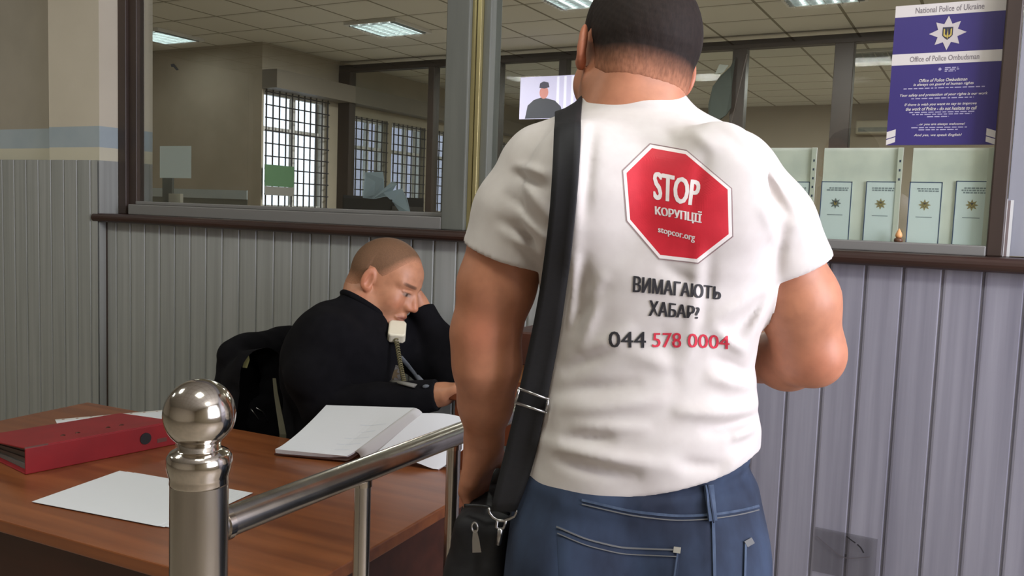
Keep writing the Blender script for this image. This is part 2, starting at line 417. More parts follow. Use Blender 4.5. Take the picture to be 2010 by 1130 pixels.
# ------------------------------------------------------------------ room shell
ZC = 3.12; XJ = -3.194; YF = 2.33
XL, XR = -9.0, 2.4; YB = -4.0
YR = 8.43; YE = 13.6; XW = -7.1; YW = 7.1
struct(build('floor', MB().box((XL, YB, -.1), (XR+.2, YE+.2, 0)), m_floor))
struct(build('ceiling', MB().box((XL-.2, YB-.2, ZC), (XR+.2, YE+.2, ZC+.1)), m_ceil))
def planks(mb, x0, x1, y, z0, z1, pitch=.0868, back=.05, mi=0, ph=0.0):
    """tongue-and-groove boards facing -Y: flats with a chamfered groove between them"""
    pr = [(x0, y)]; x = x0+ph
    while x < x1-.01:
        if x > x0+.01: pr += [(x-.0045, y), (x-.0015, y+.006), (x+.0022, y+.006), (x+.0045, y+.001), (x+.009, y)]
        x += pitch
    pr.append((x1, y)); n = len(pr)
    V = [(a, b, z0) for a, b in pr]+[(a, b, z1) for a, b in pr]
    mb.add(V, [(i, i+1, n+i+1, n+i) for i in range(n-1)], mi)
    mb.box((x0, y+.0065, z0), (x1, y+back, z1), mi)
# left wall: boards below, stripes and plaster above, a pilaster at its end whose return face runs into the office
w = MB()
planks(w, XL, XJ-.0015, 2.292, 0, 1.512, ph=.03, back=.03)
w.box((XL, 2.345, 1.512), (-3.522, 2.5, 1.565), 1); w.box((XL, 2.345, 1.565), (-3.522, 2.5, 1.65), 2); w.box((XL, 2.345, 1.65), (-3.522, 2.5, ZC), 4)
w.box((XL, 2.343, 0), (-3.523, 2.5, 1.5115), 0)
w.box((-3.522, 2.30, 1.512), (XJ, 2.556, 1.565), 1); w.box((-3.522, 2.30, 1.565), (XJ, 2.556, 1.65), 2); w.box((-3.522, 2.30, 1.65), (XJ, 2.556, ZC), 3)
w.box((-3.522, 2.30, 0), (XJ, 2.556, 1.512), 0)
struct(build('wall_left', w, [m_board, m_cream, m_blue, m_plaster, m_plaster2]))
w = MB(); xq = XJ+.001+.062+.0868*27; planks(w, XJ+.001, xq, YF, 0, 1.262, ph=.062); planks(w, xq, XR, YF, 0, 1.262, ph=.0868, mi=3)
w.box((XJ+.0005, YF-.002, 0), (XJ+.009, YF+.01, 1.262), 1)
w.box((.032, 2.395, 1.30), (XR, 2.5, ZC), 2)
w.box((XJ, 2.40, 2.62), (.032, 2.46, ZC), 2)
m_panel = mat('grey_wall_panel', S(150,151,160), .45, c2=S(160,160,168), scale=(20, 20, 1))
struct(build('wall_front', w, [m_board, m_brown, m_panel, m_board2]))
struct(build('wall_back', MB().box((XL, YB-.2, 0), (XR, YB, ZC)), m_plaster))
struct(build('wall_lobby_left', MB().box((XL-.2, YB, 0), (XL, YW+.15, ZC)), m_plaster))
# right wall with a wide window beside the camera
wy0, wy1, wz0, wz1 = -.25, 2.15, .85, 2.55
w = MB(); w.box((XR, YB, 0), (XR+.2, wy0, ZC)); w.box((XR, wy1, 0), (XR+.2, YE, ZC)); w.box((XR, wy0, 0), (XR+.2, wy1, wz0)); w.box((XR, wy0, wz1), (XR+.2, wy1, ZC))
struct(build('wall_right', w, m_plaster))
t = struct(thing('window_1', 'wide white-framed daylight window in the right lobby wall', 'window'))
f = MB()
for y in (wy0, (wy0+wy1)/2-.03, wy1-.06): f.box((XR+.04, y, wz0), (XR+.1, y+.06, wz1))
for z in (wz0, wz1-.06): f.box((XR+.041, wy0, z), (XR+.099, wy1, z+.06))
build('window_frame', f, m_white, t, bevel=.004)
build('window_sill', MB().box((XR-.14, wy0-.05, wz0-.03), (XR+.05, wy1+.05, wz0)), m_white, t, bevel=.006)

# brown sill board under the glazing
s = MB(); y0, y1, z0, z1 = 2.283, 2.47, 1.262, 1.297; pr = []
for k in range(9):
    a = math.pi/2+math.pi*k/8; pr.append((y0+.0175+.0175*math.cos(a), (z0+z1)/2+.0175*math.sin(a)))
pr += [(y1, z0), (y1, z1)]
s.prism(pr, lambda a, b, h: (h, a, b), XJ-.035, XR)
o = struct(build('trim_1', s, m_sill, bevel=.003)); o['label'] = 'dark brown wooden sill board running along under the glazing'

# ------------------------------------------------------------------ the two glazed openings of the counter
YG = 2.42
def frame_box(mb, x0, x1, z0, z1, y0=2.385, y1=2.455, mi=0): mb.box((x0, y0, z0), (x1, y1, z1), mi)
t = struct(thing('window_2', 'left counter window in a grey painted frame above the seated officer', 'window'))
a = MB(); frame_box(a, XJ+.001, -3.145, 1.297, 2.62); frame_box(a, -3.145, -3.098, 1.297, 2.62, 2.40, 2.44)
build('frame_post', a, m_brown, t, bevel=.003)
a = MB(); frame_box(a, -3.098, -1.565, 1.297, 1.338, 2.36, 2.45); a.box((-3.098, 2.395, 1.338), (-1.565, 2.445, 1.352))
build('bottom_rail', a, m_ledge, t, bevel=.003)
build('top_rail', MB().box((-3.098, 2.39, 2.55), (-1.565, 2.45, 2.62)), m_frame, t, bevel=.003)
build('glass', MB().box((-3.098, 2.418, 1.352), (-1.565, 2.422, 2.55)), m_pane, t)
mk = [onY(x, y, 2.4165) for x, y in ((335, 126), (341, 125), (345, 130), (350, 137), (346, 138), (341, 132), (336, 131))]
build('dark_mark', MB().add([tuple(p) for p in mk]+[tuple(p+np.array([0, .0015, 0])) for p in mk], [tuple(range(7)), tuple(range(13, 6, -1))]+[(i, (i+1) % 7, 7+(i+1) % 7, 7+i) for i in range(7)]), m_black, t)
a = MB(); frame_box(a, -1.565, -1.478, 1.297, 2.62, 2.36, 2.46); build('mullion', a, m_frame, t, bevel=.004)
a = MB(); frame_box(a, -1.478, -1.462, 1.297, 2.62, 2.375, 2.45); frame_box(a, -1.456, -1.442, 1.297, 2.62, 2.37, 2.45)
build('metal_strip', a, m_brass, t, bevel=.002)
t = struct(thing('window_3', 'right counter window in a dark brown frame holding poster and leaflets', 'window'))
a = MB(); frame_box(a, -1.442, -1.415, 1.297, 2.62); build('frame_post', a, m_frame, t, bevel=.003)
a = MB(); frame_box(a, -.006, .030, 1.297, 2.62, 2.37, 2.46); build('frame_post', a, m_brown, t, bevel=.004)
a = MB(); frame_box(a, -1.415, -.006, 1.297, 1.322, 2.35, 2.45); build('bottom_rail', a, m_ledge, t, bevel=.003)
build('top_rail', MB().box((-1.415, 2.39, 2.55), (-.006, 2.45, 2.62)), m_frame, t, bevel=.003)
build('glass', MB().box((-1.415, 2.418, 1.322), (-.006, 2.422, 2.55)), m_pane, t)

# ------------------------------------------------------------------ the office behind the glass
struct(build('wall_office_right', MB().box((1.3, 2.5, 0), (1.5, YE, ZC)), m_office))
w = MB(); w.box((XL, YE, 0), (XR, YE+.2, ZC))
struct(build('wall_office_far', w, m_office))
w = MB(); w.box((XL, YW, 1.40), (XW-.201, YW+.15, ZC), 0); w.box((XL, YW-.005, 0), (XW-.201, YW+.15, 1.40), 1); w.box((XL, YW-.012, 1.40), (XW-.201, YW-.0005, 1.5), 2)
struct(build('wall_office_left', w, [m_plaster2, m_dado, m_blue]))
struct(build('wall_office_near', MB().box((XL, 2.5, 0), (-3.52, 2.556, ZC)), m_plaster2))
# window wall along X = XW, three barred windows
def wyz(px0, py0): p = onX(px0, py0, XW); return p[1], p[2]
ya0 = YW+.03; ya1 = wyz(640, 415)[0]; yb0 = wyz(694, 300)[0]; yb1 = wyz(758, 300)[0]; yc0 = wyz(768, 300)[0]; yc1 = wyz(832, 300)[0]; yd0 = wyz(850, 300)[0]
wins = [(ya0, ya1, 1.30, 2.62), (yb0, yb1, 1.30, 2.5), (yc0, yc1, 1.30, 2.5), (yd0, YE-.4, 1.30, 2.5)]
w = MB(); w.box((XW-.2, YW, 0), (XW, YE, 1.30)); w.box((XW-.2, YW, 2.62), (XW, YE, ZC)); ys = [YW]
for (a0, a1, b0, b1) in wins: ys += [a0, a1]
ys.append(YE)
for k in range(0, len(ys), 2): w.box((XW-.2, ys[k], 1.30), (XW, ys[k+1], 2.62))
for (a0, a1, b0, b1) in wins:
    if b1 < 2.62: w.box((XW-.2, a0, b1), (XW, a1, 2.62))
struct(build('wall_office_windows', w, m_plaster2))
m_bar = mat('dark_window_bars', S(44,44,50), .5)
for k, (a0, a1, b0, b1) in enumerate(wins):
    t = struct(thing('window_%d' % (k+4), ['barred office window behind the left counter glass', 'barred window just past the brown corner post', 'barred window second past the brown corner post', 'barred window furthest along the office side wall'][k], 'window'))
    f = MB()
    for y in (a0, (a0+a1)/2-.025, a1-.05): f.box((XW-.1, y, b0), (XW-.05, y+.05, b1))
    for z in (b0, b0+(b1-b0)*.66, b1-.05): f.box((XW-.099, a0, z), (XW-.051, a1, z+.05))
    build('window_frame', f, m_white, t)
    build('glass', MB().box((XW-.078, a0, b0), (XW-.074, a1, b1)), m_pane_far, t)
    g = MB(); n = max(3, int((a1-a0)/.10)); nz = 9
    for i in range(n+1): y = a0+.02+(a1-a0-.04)*i/n; g.tube([(XW+.02, y, b0), (XW+.02, y, b1)], .009, 6)
    for i in range(nz+1): z = b0+.03+(b1-b0-.06)*i/nz; g.tube([(XW+.025, a0, z), (XW+.025, a1, z)], .008, 6)
    build('bars', g, m_bar, t)
# the beam over the window wall
o = struct(build('trim_2', MB().box((XW, YW, 2.62), (XW+.22, YE, 2.82)), mat('beam_paint', S(112,106,96), .6)))
# pale building seen through the windows
m_ext = mat('lilac_render', S(150,146,160), .9, c2=S(160,156,168), scale=(1, 1, 1))
o = build('neighbouring_building', MB().box((-11.9, 13.8, -1), (-11.5, 40, 7)), m_ext); tag(o, 'pale lilac building wall outside the barred windows', 'building', kind='structure')
# rear glazed partition
px_posts = [(648, 692), (845, 857), (962, 985), (1099, 1114), (1436, 1463), (1634, 1672)]
t = struct(thing('window_8', 'brown-framed glazed partition across the back of the office', 'partition'))
xs = []
for a, b in px_posts:
    x0, x1 = onY(a, 200, YR)[0], onY(b, 200, YR)[0]; xs.append((x0, x1))
    build('post', MB().box((x0, YR-.06, 0), (x1, YR+.06, 2.99)), m_brown2, t, bevel=.005)
xl = xs[0][0]
build('top_rail', MB().box((xl, YR-.055, 2.99), (1.3, YR+.055, 3.07)), m_brown2, t, bevel=.005)
build('middle_rail', MB().box((xl, YR-.05, 1.0), (1.3, YR+.05, 1.08)), m_brown2, t, bevel=.005)
build('lower_panel', MB().box((xl, YR-.02, 0), (1.3, YR+.02, 1.0)), m_dado, t)
build('glass', MB().box((xl, YR-.003, 1.08), (1.3, YR+.003, 2.99)), m_pane_far, t)
# ceiling lights; the pair behind the left glass stands in for lobby lamp reflections
m_tube = mat('lamp_tube', S(255,255,250), .4, emit=(.9, 1, .98), estr=9.0)
m_louv = mat('lamp_louvre', S(200,205,205), .25, .8)
def ceiling_light(name, label, x, y, lit=True, group=None):
    t = thing(name, label, 'ceiling light', (x, y, ZC), 0, group)
    a = MB()
    for sx in (-1, 1): a.box((sx*.295-.012, -.3, -.03), (sx*.295+.012, .3, 0)); a.box((-.3, sx*.295-.012, -.0299), (.3, sx*.295+.012, -.0001))
    build('frame', a, m_white, t, bevel=.002)
    build('reflector', MB().box((-.29, -.29, -.004), (.29, .29, -.001)), m_louv, t)
    l = MB()
    for i in range(5): v = -.24+.12*i; l.box((v-.003, -.285, -.036), (v+.003, .285, -.012))
    for i in range(9): v = -.24+.06*i; l.box((-.285, v-.002, -.035), (.285, v+.002, -.013))
    build('louvre', l, m_louv, t)
    for i in range(4):
        v = -.18+.12*i
        build('tube', MB().tube([(v, -.27, -.009), (v, .27, -.009)], .008, 8), m_tube if lit else m_white, t, smooth=True)
    return t
def ceil_at(px_, py_): p = onZ(px_, py_, ZC); return p[0], p[1]
lamps = []
for q, lb in (((762, 52), 'lit square louvred ceiling light standing in for a lobby lamp reflected high in the left counter glass'), ((318, 69), 'lit ceiling light standing in for a lobby lamp reflected beside the pilaster at the left edge of the glass'),
              ((1136, -8), 'lit ceiling light half hidden behind the head of the standing man'), ((1612, -16), 'lit ceiling light above the right counter window, mostly out of frame')):
    x, y = ceil_at(*q); lamps.append((x, y)); ceiling_light('ceiling_light', lb, x, y, group='office ceiling lights')
x, y = ceil_at(1722, 106); ceiling_light('ceiling_light', 'dark unlit ceiling light far back left of the blue poster', x, y, False)
# ------------------------------------------------------------------ desk
m_desk = mat('red_brown_laminate', S(146,86,48), .33, c2=S(108,58,32), scale=(1.6, 26, 26), detail=7, ramp=(.3, .72), coat=.15)
m_edge = mat('dark_laminate', S(74,38,26), .4, c2=S(58,30,20), scale=(2, 20, 20), detail=6)
m_paper = mat('white_paper', S(226,228,230), .7)
m_ink = mat('grey_print', S(140,142,146), .8)
m_red = mat('red_binder_board', S(150,28,34), .45, c2=S(138,24,30), scale=(12, 12, 12), bump=.0003, bscale=(300, 300, 300))
ZD = .735
DN = np.array([-.94, 1.0]); DR = math.radians(3.5); DWX, DWY = 1.40, .76
desk = thing('desk', 'reddish brown wooden desk with papers and red binder on it', 'desk', (DN[0], DN[1], 0), DR)
build('desktop', MB().box((-DWX, 0, ZD-.026), (0, DWY, ZD)), m_desk, desk, bevel=.003)
build('side_panel', MB().box((-.045, .03, 0), (-.02, DWY-.03, ZD-.026)), m_edge, desk, bevel=.002)
build('side_panel', MB().box((-DWX+.02, .03, 0), (-DWX+.045, DWY-.03, ZD-.026)), m_edge, desk, bevel=.002)
build('front_panel', MB().box((-DWX+.045, .06, .12), (-.045, .08, ZD-.026)), m_edge, desk)
def dl(px_, py_, z=ZD): p = onZ(px_, py_, z); return np.array([p[0], p[1]])

# red lever-arch binder lying on the desk
b0 = dl(50, 932); b1 = dl(345, 872)
ang = math.atan2(b1[1]-b0[1], b1[0]-b0[0]); Ls = float(np.linalg.norm(b1-b0)); H = .062; Wd = .28
bn = thing('binder', 'closed red lever arch binder lying on the left of the desk', 'binder', (b0[0], b0[1], ZD), ang)
build('spine', MB().box((0, 0, .0005), (Ls, .004, H-.002)), m_red, bn, bevel=.0015)
H2 = .034
def wedge(mb, x0, x1, y0, y1, za, zb, zc_, zd):      # slab whose top and bottom slope towards the fore edge
    return mb.add([(x0,y0,za),(x1,y0,za),(x1,y1,zc_),(x0,y1,zc_),(x0,y0,zb),(x1,y0,zb),(x1,y1,zd),(x0,y1,zd)], [(0,3,2,1),(4,5,6,7),(0,1,5,4),(1,2,6,5),(2,3,7,6),(3,0,4,7)])
build('cover', wedge(MB(), 0, Ls, .003, Wd, H-.004, H, H2-.004, H2), m_red, bn, bevel=.0015)
build('cover', MB().box((0, .003, 0), (Ls, Wd, .004)), m_red, bn, bevel=.0015)
rg = MB(); rg.lathe([(.0125, 0), (.0145, 0), (.0145, .003), (.0125, .003)], 20, M=Matrix.Rotation(math.radians(90), 4, 'X'), org=(Ls*.775, .0005, H*.5))
rg.lathe([(.0001, 0), (.0125, 0), (.0125, .0008), (.0001, .0008)], 20, M=Matrix.Rotation(math.radians(90), 4, 'X'), org=(Ls*.775, .0005, H*.5))
build('finger_hole_ring', rg, m_black, bn, smooth=False)
build('label_holder', MB().box((Ls*.86, -.0012, .014), (Ls*.93, .0005, .024)), mat('dull_metal', S(120,80,74), .4, .5), bn)
m_riv = mat('dark_rivet', S(96,60,50), .35, .8)
for u_ in (.32, .62):
    for q in (0, .035): build('rivet', MB().lathe([(.006, 0), (.006, .0012), (.003, .003), (.0001, .003)], 12, org=(Ls*u_+q, .075, H-(H-H2)*.075/Wd-.0006)), m_riv, bn, smooth=True)
pp = MB()
for k in range(4):
    f0, f1 = k/4, (k+.94)/4; wedge(pp, .012+.004*k, Ls-.012, .02, Wd-.01-.004*k, .0045+(H-.012)*f0, .0045+(H-.012)*f1, .0045+(H2-.0095)*f0, .0045+(H2-.0095)*f1)
build('page_block', pp, mat('page_edges', S(120,116,112), .8), bn)
build('edge_strip', MB().box((-.0006, .0005, H-.0035), (.05, .0035, H+.0006)), mat('worn_metal_edge', S(120,84,78), .4, .4), bn)

# loose papers
def sheet(name, label, q, dz=0.0, curl=0.0, lines=0, mats=None, group=None, th=.0006):
    """q: four corners on the desk, world XY"""
    q = [np.array(p) for p in q]
    c = sum(q)/4; t = thing(name, label, 'paper', (c[0], c[1], ZD+dz), 0, group)
    def fn(u, v):
        p = (q[0]*(1-u)+q[1]*u)*(1-v)+(q[3]*(1-u)+q[2]*u)*v - c
        return (p[0], p[1], th+.0004+curl*max(0, u+v-1.45)**2)
    build('page', MB().grid(fn, 10, 10, 0, -th), m_paper, t, smooth=False)
    if lines:
        mb = MB()
        for k in range(lines):
            v = .12+.76*k/lines; e = .85 if k % 4 else .5
            P = [np.array(fn(a, b))+np.array([0, 0, .0003]) for a, b in ((.1, v), (e, v), (e, v+.012), (.1, v+.012))]
            mb.add(P, [(0, 1, 2, 3)])
        build('print', mb, mat('faint_print', S(206,208,212), .8), t)
    return t
L4, T4, R4, B4 = dl(62, 987), dl(235, 926), dl(490, 968), dl(310, 1035)
sheet('paper_sheet', 'white printed sheet lying uppermost near the front edge of the desk', [L4, B4, B4+(T4-L4)*.98, T4], .0016, 0, 12)
off = np.array([.035, .012])
sheet('paper_sheet', 'white sheet under the front printed sheet, sticking out beside the steel post', [L4+off, B4+off*1.0, R4+off*.2, T4+off], .0005)
sheet('paper_sheet', 'crumpled-corner sheet between the two front desk papers', [L4+off*.4, B4+off*.35, B4+(T4-L4)+off*.6, T4+off*.5], .0010, .0)
# clear pocket with punched strip behind the binder
r0, r1 = dl(108, 824), dl(345, 803); r2 = dl(345, 832); r3 = dl(118, 836)
mp_ = thing('file_pocket', 'white paper in a punched plastic pocket behind the red binder', 'file pocket', (*((r0+r1)/2), ZD))
cc = (r0+r1)/2; dn = np.array([.12, -.2]); 
def pk(u, v): p = r0*(1-u)+r1*u-cc; return p
ax_ = (r1-r0)/np.linalg.norm(r1-r0); ay_ = np.array([ax_[1], -ax_[0]]); LL = np.linalg.norm(r1-r0)
def P2(a, b, z): p = r0+ax_*a+ay_*b-cc; return (p[0], p[1], z)
build('page', MB().prism([(0, .018), (LL, .018), (LL, .2), (0, .2)], P2, .0006, .002), m_paper, mp_)
build('punched_strip', MB().prism([(0, 0), (LL, 0), (LL, .0175), (0, .0175)], P2, .0006, .0016), mat('strip_plastic', S(216,212,204), .3), mp_)
m_hb = mat('hole_brown', S(140,96,66), .7)
for k in range(9): build('punch_hole', MB().prism([(LL*(.06+.11*k)+.004*math.cos(a), .009+.003*math.sin(a)) for a in [i*math.pi/4 for i in range(8)]], P2, .0016, .0019), m_hb, mp_)

# the big open register leaning up at its far end
e0 = onZ(540, 893, ZD+.002); e1 = onZ(680, 907, ZD+.002); e2 = onY(812, 812, 1.735); e3 = onY(640, 806, 1.735)
reg = thing('register_book', 'open white register lying on the desk in front of the seated officer', 'book', (e0[0], e0[1], ZD))
def pg(u, v, lift=0.0):
    p = (e0*(1-u)+e1*u)*(1-v)+(e3*(1-u)+e2*u)*v - np.array([e0[0], e0[1], ZD])
    sh = v**1.35; z = .011+(p[2]-.002)/max(v, 1e-6)*sh if v > 0 else .011
    z += .012*max(0, u-.72)/.28*math.sin(math.pi*min(1, v)) if v > 0 else 0
    return (p[0], p[1], z+.0065+lift)
build('page_block', MB().grid(lambda u, v: pg(u, v), 16, 16, 0, .011), m_paper, reg, smooth=False)
build('cover', MB().grid(lambda u, v: pg(u*1.02-.01, v*1.01-.005, -.0115), 10, 16, 0, .003), m_edge, reg)
# curled top page over the gutter and the second page beyond
d0, d1 = np.array(pg(1, .12)), np.array(pg(1, 1)); ou = unit(np.array([e1[0]-e0[0], e1[1]-e0[1], 0]))
def curlp(u, v):
    p = d0*(1-v)+d1*v; a = u*2.6; r = .016+.012*v
    return tuple(p+ou*(r*math.sin(a))+np.array([0, 0, -(r*(1-math.cos(a)))]))
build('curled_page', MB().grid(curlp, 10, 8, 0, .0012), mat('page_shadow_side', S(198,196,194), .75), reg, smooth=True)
g0 = np.array(pg(1, .2))+ou*.03+np.array([0, 0, -.02]); g1 = np.array(pg(1, 1))+ou*.02+np.array([0, 0, -.012])
def rp(u, v):
    p = g0*(1-v)+g1*v+ou*(.17*u); z = p[2]+.012*math.sin(u*math.pi)-u*.02
    return (p[0], p[1], max(z, .004))
build('page_block', MB().grid(rp, 12, 8, 0, .006), m_paper, reg)
lm_ = MB()
for k in range(5):
    v = .15+.13*k; u0, u1 = (.62, .93) if k % 3 else (.7, .9)
    lm_.grid(lambda a, b: pg(u0+(u1-u0)*a, v+.012*b, .0005), 14, 1)
build('print', lm_, mat('faint_blue_print', S(214,218,224), .8), reg)

# ------------------------------------------------------------------ steel railing
RX = -.80; PYY = .706
rl = thing('railing', 'polished stainless steel railing with ball-topped post in front of the desk', 'railing', (RX, PYY, 0))
zc = onX(395, 811, RX)[2]
R_p = .0345
R_p = .0335
post = build('post', MB().lathe([(R_p, 0), (R_p, zc-.0735)], 40), m_steel, rl, auto=35)
build('collar', MB().lathe([(R_p, zc-.084), (R_p+.0008, zc-.0815), (R_p+.0003, zc-.0765), (.0347, zc-.0725), (.0368, zc-.065), (.0376, zc-.0575), (.0368, zc-.0505), (.0335, zc-.0455), (.027, zc-.0425), (.0243, zc-.0405), (.0243, zc-.03)], 40), m_chrome, post, smooth=True)
rb = .0415
build('ball', MB().lathe([(max(1e-4, rb*math.sin(math.pi*k/28)), zc-rb*math.cos(math.pi*k/28)) for k in range(29)], 48), m_chrome, post, smooth=True)
build('base_plate', MB().lathe([(.06, 0), (.06, .006), (.05, .012), (R_p, .014)], 32), m_steel, rl, auto=35)
zr = .966; yend = 1.80-PYY
hr = build('handrail', MB().tube([(0, 0, zr), (0, yend, zr)], .0192, 28), m_steel, rl, auto=40)
build('weld_collar', MB().tube([(0, .032, zr), (0, .041, zr)], .0215, 24), m_chrome, hr, auto=40)
for px_ in ((712, 960), (890, 900)):
    y = onX(*px_, RX)[1]-PYY
    bl = build('baluster', MB().tube([(0, y, .12), (0, y, zr-.01)], .0125, 20), m_steel, rl, auto=40)
    build('weld_collar', MB().tube([(0, y, zr-.024), (0, y, zr-.014)], .0142, 20), m_chrome, bl, auto=40)
for y in (.88,): build('baluster', MB().tube([(0, y, .12), (0, y, zr-.01)], .0125, 20), m_steel, rl, auto=40)
build('lower_rail', MB().tube([(0, 0, .12), (0, yend, .12)], .0125, 20), m_steel, rl, auto=40)
build('end_post', MB().tube([(0, yend-.02, 0), (0, yend-.02, zr)], .0192, 24), m_steel, rl, auto=40)

# ------------------------------------------------------------------ wooden cabinet the officer leans on
m_cab = mat('orange_brown_wood', S(122,62,34), .42, c2=S(96,46,26), scale=(18, 18, 2), detail=6)
m_tan = mat('lit_tan_wood', S(170,120,72), .5, c2=S(150,102,58), scale=(18, 18, 2))  # lighter copy of the wood: light falling on the shelf put into its colour
cp = onX(880, 768, -1.205)
ct = thing('side_table', 'reddish wooden side table with raised box behind the left arm of the standing man', 'side table', (-1.2, 1.87, 0))
ztop = atD(880, 768, 2.25)[2]
build('top_board', MB().box((0, 0, ztop-.022), (.36, .43, ztop)), m_cab, ct, bevel=.004)
build('apron', MB().box((.012, .012, ztop-.12), (.35, .03, ztop-.022)), m_cab, ct, bevel=.002)
build('apron', MB().box((.012, .031, ztop-.10), (.03, .42, ztop-.022)), m_cab, ct, bevel=.002)
for x, y in ((.32, .012), (.32, .39), (.012, .39), (.013, .013)): build('leg', MB().box((x, y, 0), (x+.03, y+.03, ztop-.03)), m_cab, ct, bevel=.003)
build('shelf_back', MB().box((.08, .22, ztop), (.36, .235, ztop+.07)), m_tan, ct, bevel=.002)
build('upper_box', MB().box((.07, .17, ztop+.06), (.36, .42, atD(1025, 649, 2.35)[2])), m_edge, ct, bevel=.004)

# ------------------------------------------------------------------ blue poster on the right window
m_navy = mat('navy_print', S(62,52,118), .4); m_pwhite = mat('poster_white', S(222,216,212), .45); m_star = mat('silver_star_print', S(206,198,196), .4)
m_pgrey = mat('poster_grey_ink', S(132,124,128), .6); m_gold = mat('emblem_gold', S(196,176,92), .5); m_dk = mat('emblem_dark', S(52,52,70), .5)
pTL = onY(1758, 9, 2.40); pBR = onY(1955, 284, 2.40); pBL = onY(1738, 283, 2.40); pTR = onY(1975, -4, 2.40)
X0, X1 = (pTL[0]+pBL[0])/2, (pTR[0]+pBR[0])/2; Z1 = (pTL[2]+pTR[2])/2; Z0 = (pBL[2]+pBR[2])/2; PW, PH = X1-X0, Z1-Z0
ps = thing('poster', 'blue and white police ombudsman poster on the upper right window', 'poster', (X0, 2.412, Z0))
def flat(mb, pts, y, mi=0, w=None, h=None):
    """outline in 0..1 of the sheet, v downwards"""
    w = w or PW; h = h or PH
    return mb.add([(u*w, y, (1-v)*h) for u, v in pts], [tuple(range(len(pts)))], mi)
build('sheet', MB().box((0, -.0008, 0), (PW, .0008, PH)), m_navy, ps)
for v0, v1 in ((0, .082), (.345, .425)): build('white_band', MB().box((0, -.0014, (1-v1)*PH), (PW, -.0008, (1-v0)*PH)), m_pwhite, ps)
st = MB(); pts = []
for k in range(16):
    a = math.pi/2+k*math.pi/8; r = (.0415 if k % 4 == 0 else .0385) if k % 2 == 0 else .0235
    pts.append((.5+r*math.cos(a)/PW, .213-r*math.sin(a)/PH))
flat(st, pts, -.0016); build('star', st, m_star, ps)
def emblem(name, cx, cz, s, y, parent, outer, inner):
    m1 = MB(); sh = [(-.5, .62), (.5, .62), (.5, -.25), (.28, -.5), (0, -.72), (-.28, -.5), (-.5, -.25)]
    m1.add([(cx+a*s, y, cz+b*s) for a, b in sh], [tuple(range(7))])
    e = build(name, m1, outer, parent)
    m2 = MB()
    for q in (-1, 1):
        m2.add([(cx+a*q*s, y-.0004, cz+b*s) for a, b in ((.4, .5), (.26, .38), (.26, -.1), (.1, -.3), (.14, -.46), (.4, -.24))], [tuple(range(6))])
    m2.add([(cx+a*s, y-.0004, cz+b*s) for a, b in ((-.06, -.1), (0, .5), (.06, -.1), (.1, -.34), (0, -.62), (-.1, -.34))], [tuple(range(6))])
    build('trident', m2, inner, e)
emblem('emblem', .5*PW, (1-.213)*PH, .023, -.0019, ps, m_dk, m_gold)
def words(mb, body, u0, u1, v0, v1, y, w, h, bold=0.0, shear=0.0, mi=0):
    V, Fc, _ = text2d(body, bold, shear)
    mb.add([((u0+(u1-u0)*a)*w, y, (1-(v1+(v0-v1)*b))*h) for a, b in V], Fc, mi)
for s_, u0, u1, v0, v1 in (('National Police of Ukraine', .19, .81, .02, .062), ('Office of Police Ombudsman', .17, .80, .366, .405)):
    tx = MB(); words(tx, s_, u0, u1, v0, v1, -.0017, PW, PH, .012); build('lettering', tx, m_pgrey, ps)
for s_, u0, u1, v0, v1 in (('Office of Police Ombudsman', .27, .71, .528, .551), ('is always on guard of human rights', .22, .77, .558, .583),
      ('Your safety and protection of your rights is our work', .10, .90, .632, .657), ('If there is wish you want to say to improve', .15, .81, .700, .724),
      ('the work of Police - do not hesitate to call', .165, .815, .729, .754), ('...or you are always welcome!', .28, .72, .843, .864), ('And yes, we speak English!', .26, .70, .92, .942)):
    tx = MB(); words(tx, s_, u0, u1, v0, v1, -.0012, PW, PH, .012, .25); build('lettering', tx, m_pwhite, ps)
rr_ = random.Random(3); m_fine = mat('poster_pale_ink', S(176,170,200), .5)
for u0, u1, v in ((.13, .87, .592), (.21, .78, .664), (.2, .8, .763), (.23, .77, .778), (.37, .57, .795), (.23, .74, .872), (.3, .66, .888), (.5, .62, .452), (.5, .63, .464), (.5, .6, .476)):
    u = u0; tx = MB()
    while u < u1:
        l = min(rr_.uniform(.02, .06), u1-u); flat(tx, [(u, v), (u+l, v), (u+l, v+.007), (u, v+.007)], -.0012); u += l+.012
    build('fine_print', tx, m_fine, ps)
tx = MB(); flat(tx, [(.455+.02*math.cos(a)*(1 if i % 2 else .5), .464+.014*math.sin(a)*(1 if i % 2 else .5)) for i, a in enumerate([k*math.pi/8 for k in range(16)])], -.0012)
build('small_star', tx, m_fine, ps)
for P_ in ([(0, .905), (.085, .885), (.085, .935), (0, .955)], [(0, .962), (.085, .942), (.085, .978), (0, 1)], [(1, .905), (.915, .885), (.915, .935), (1, .955)], [(1, .962), (.915, .942), (.915, .978), (1, 1)]):
    rb_ = MB(); flat(rb_, P_, -.0012); build('ribbon', rb_, m_pwhite, ps)

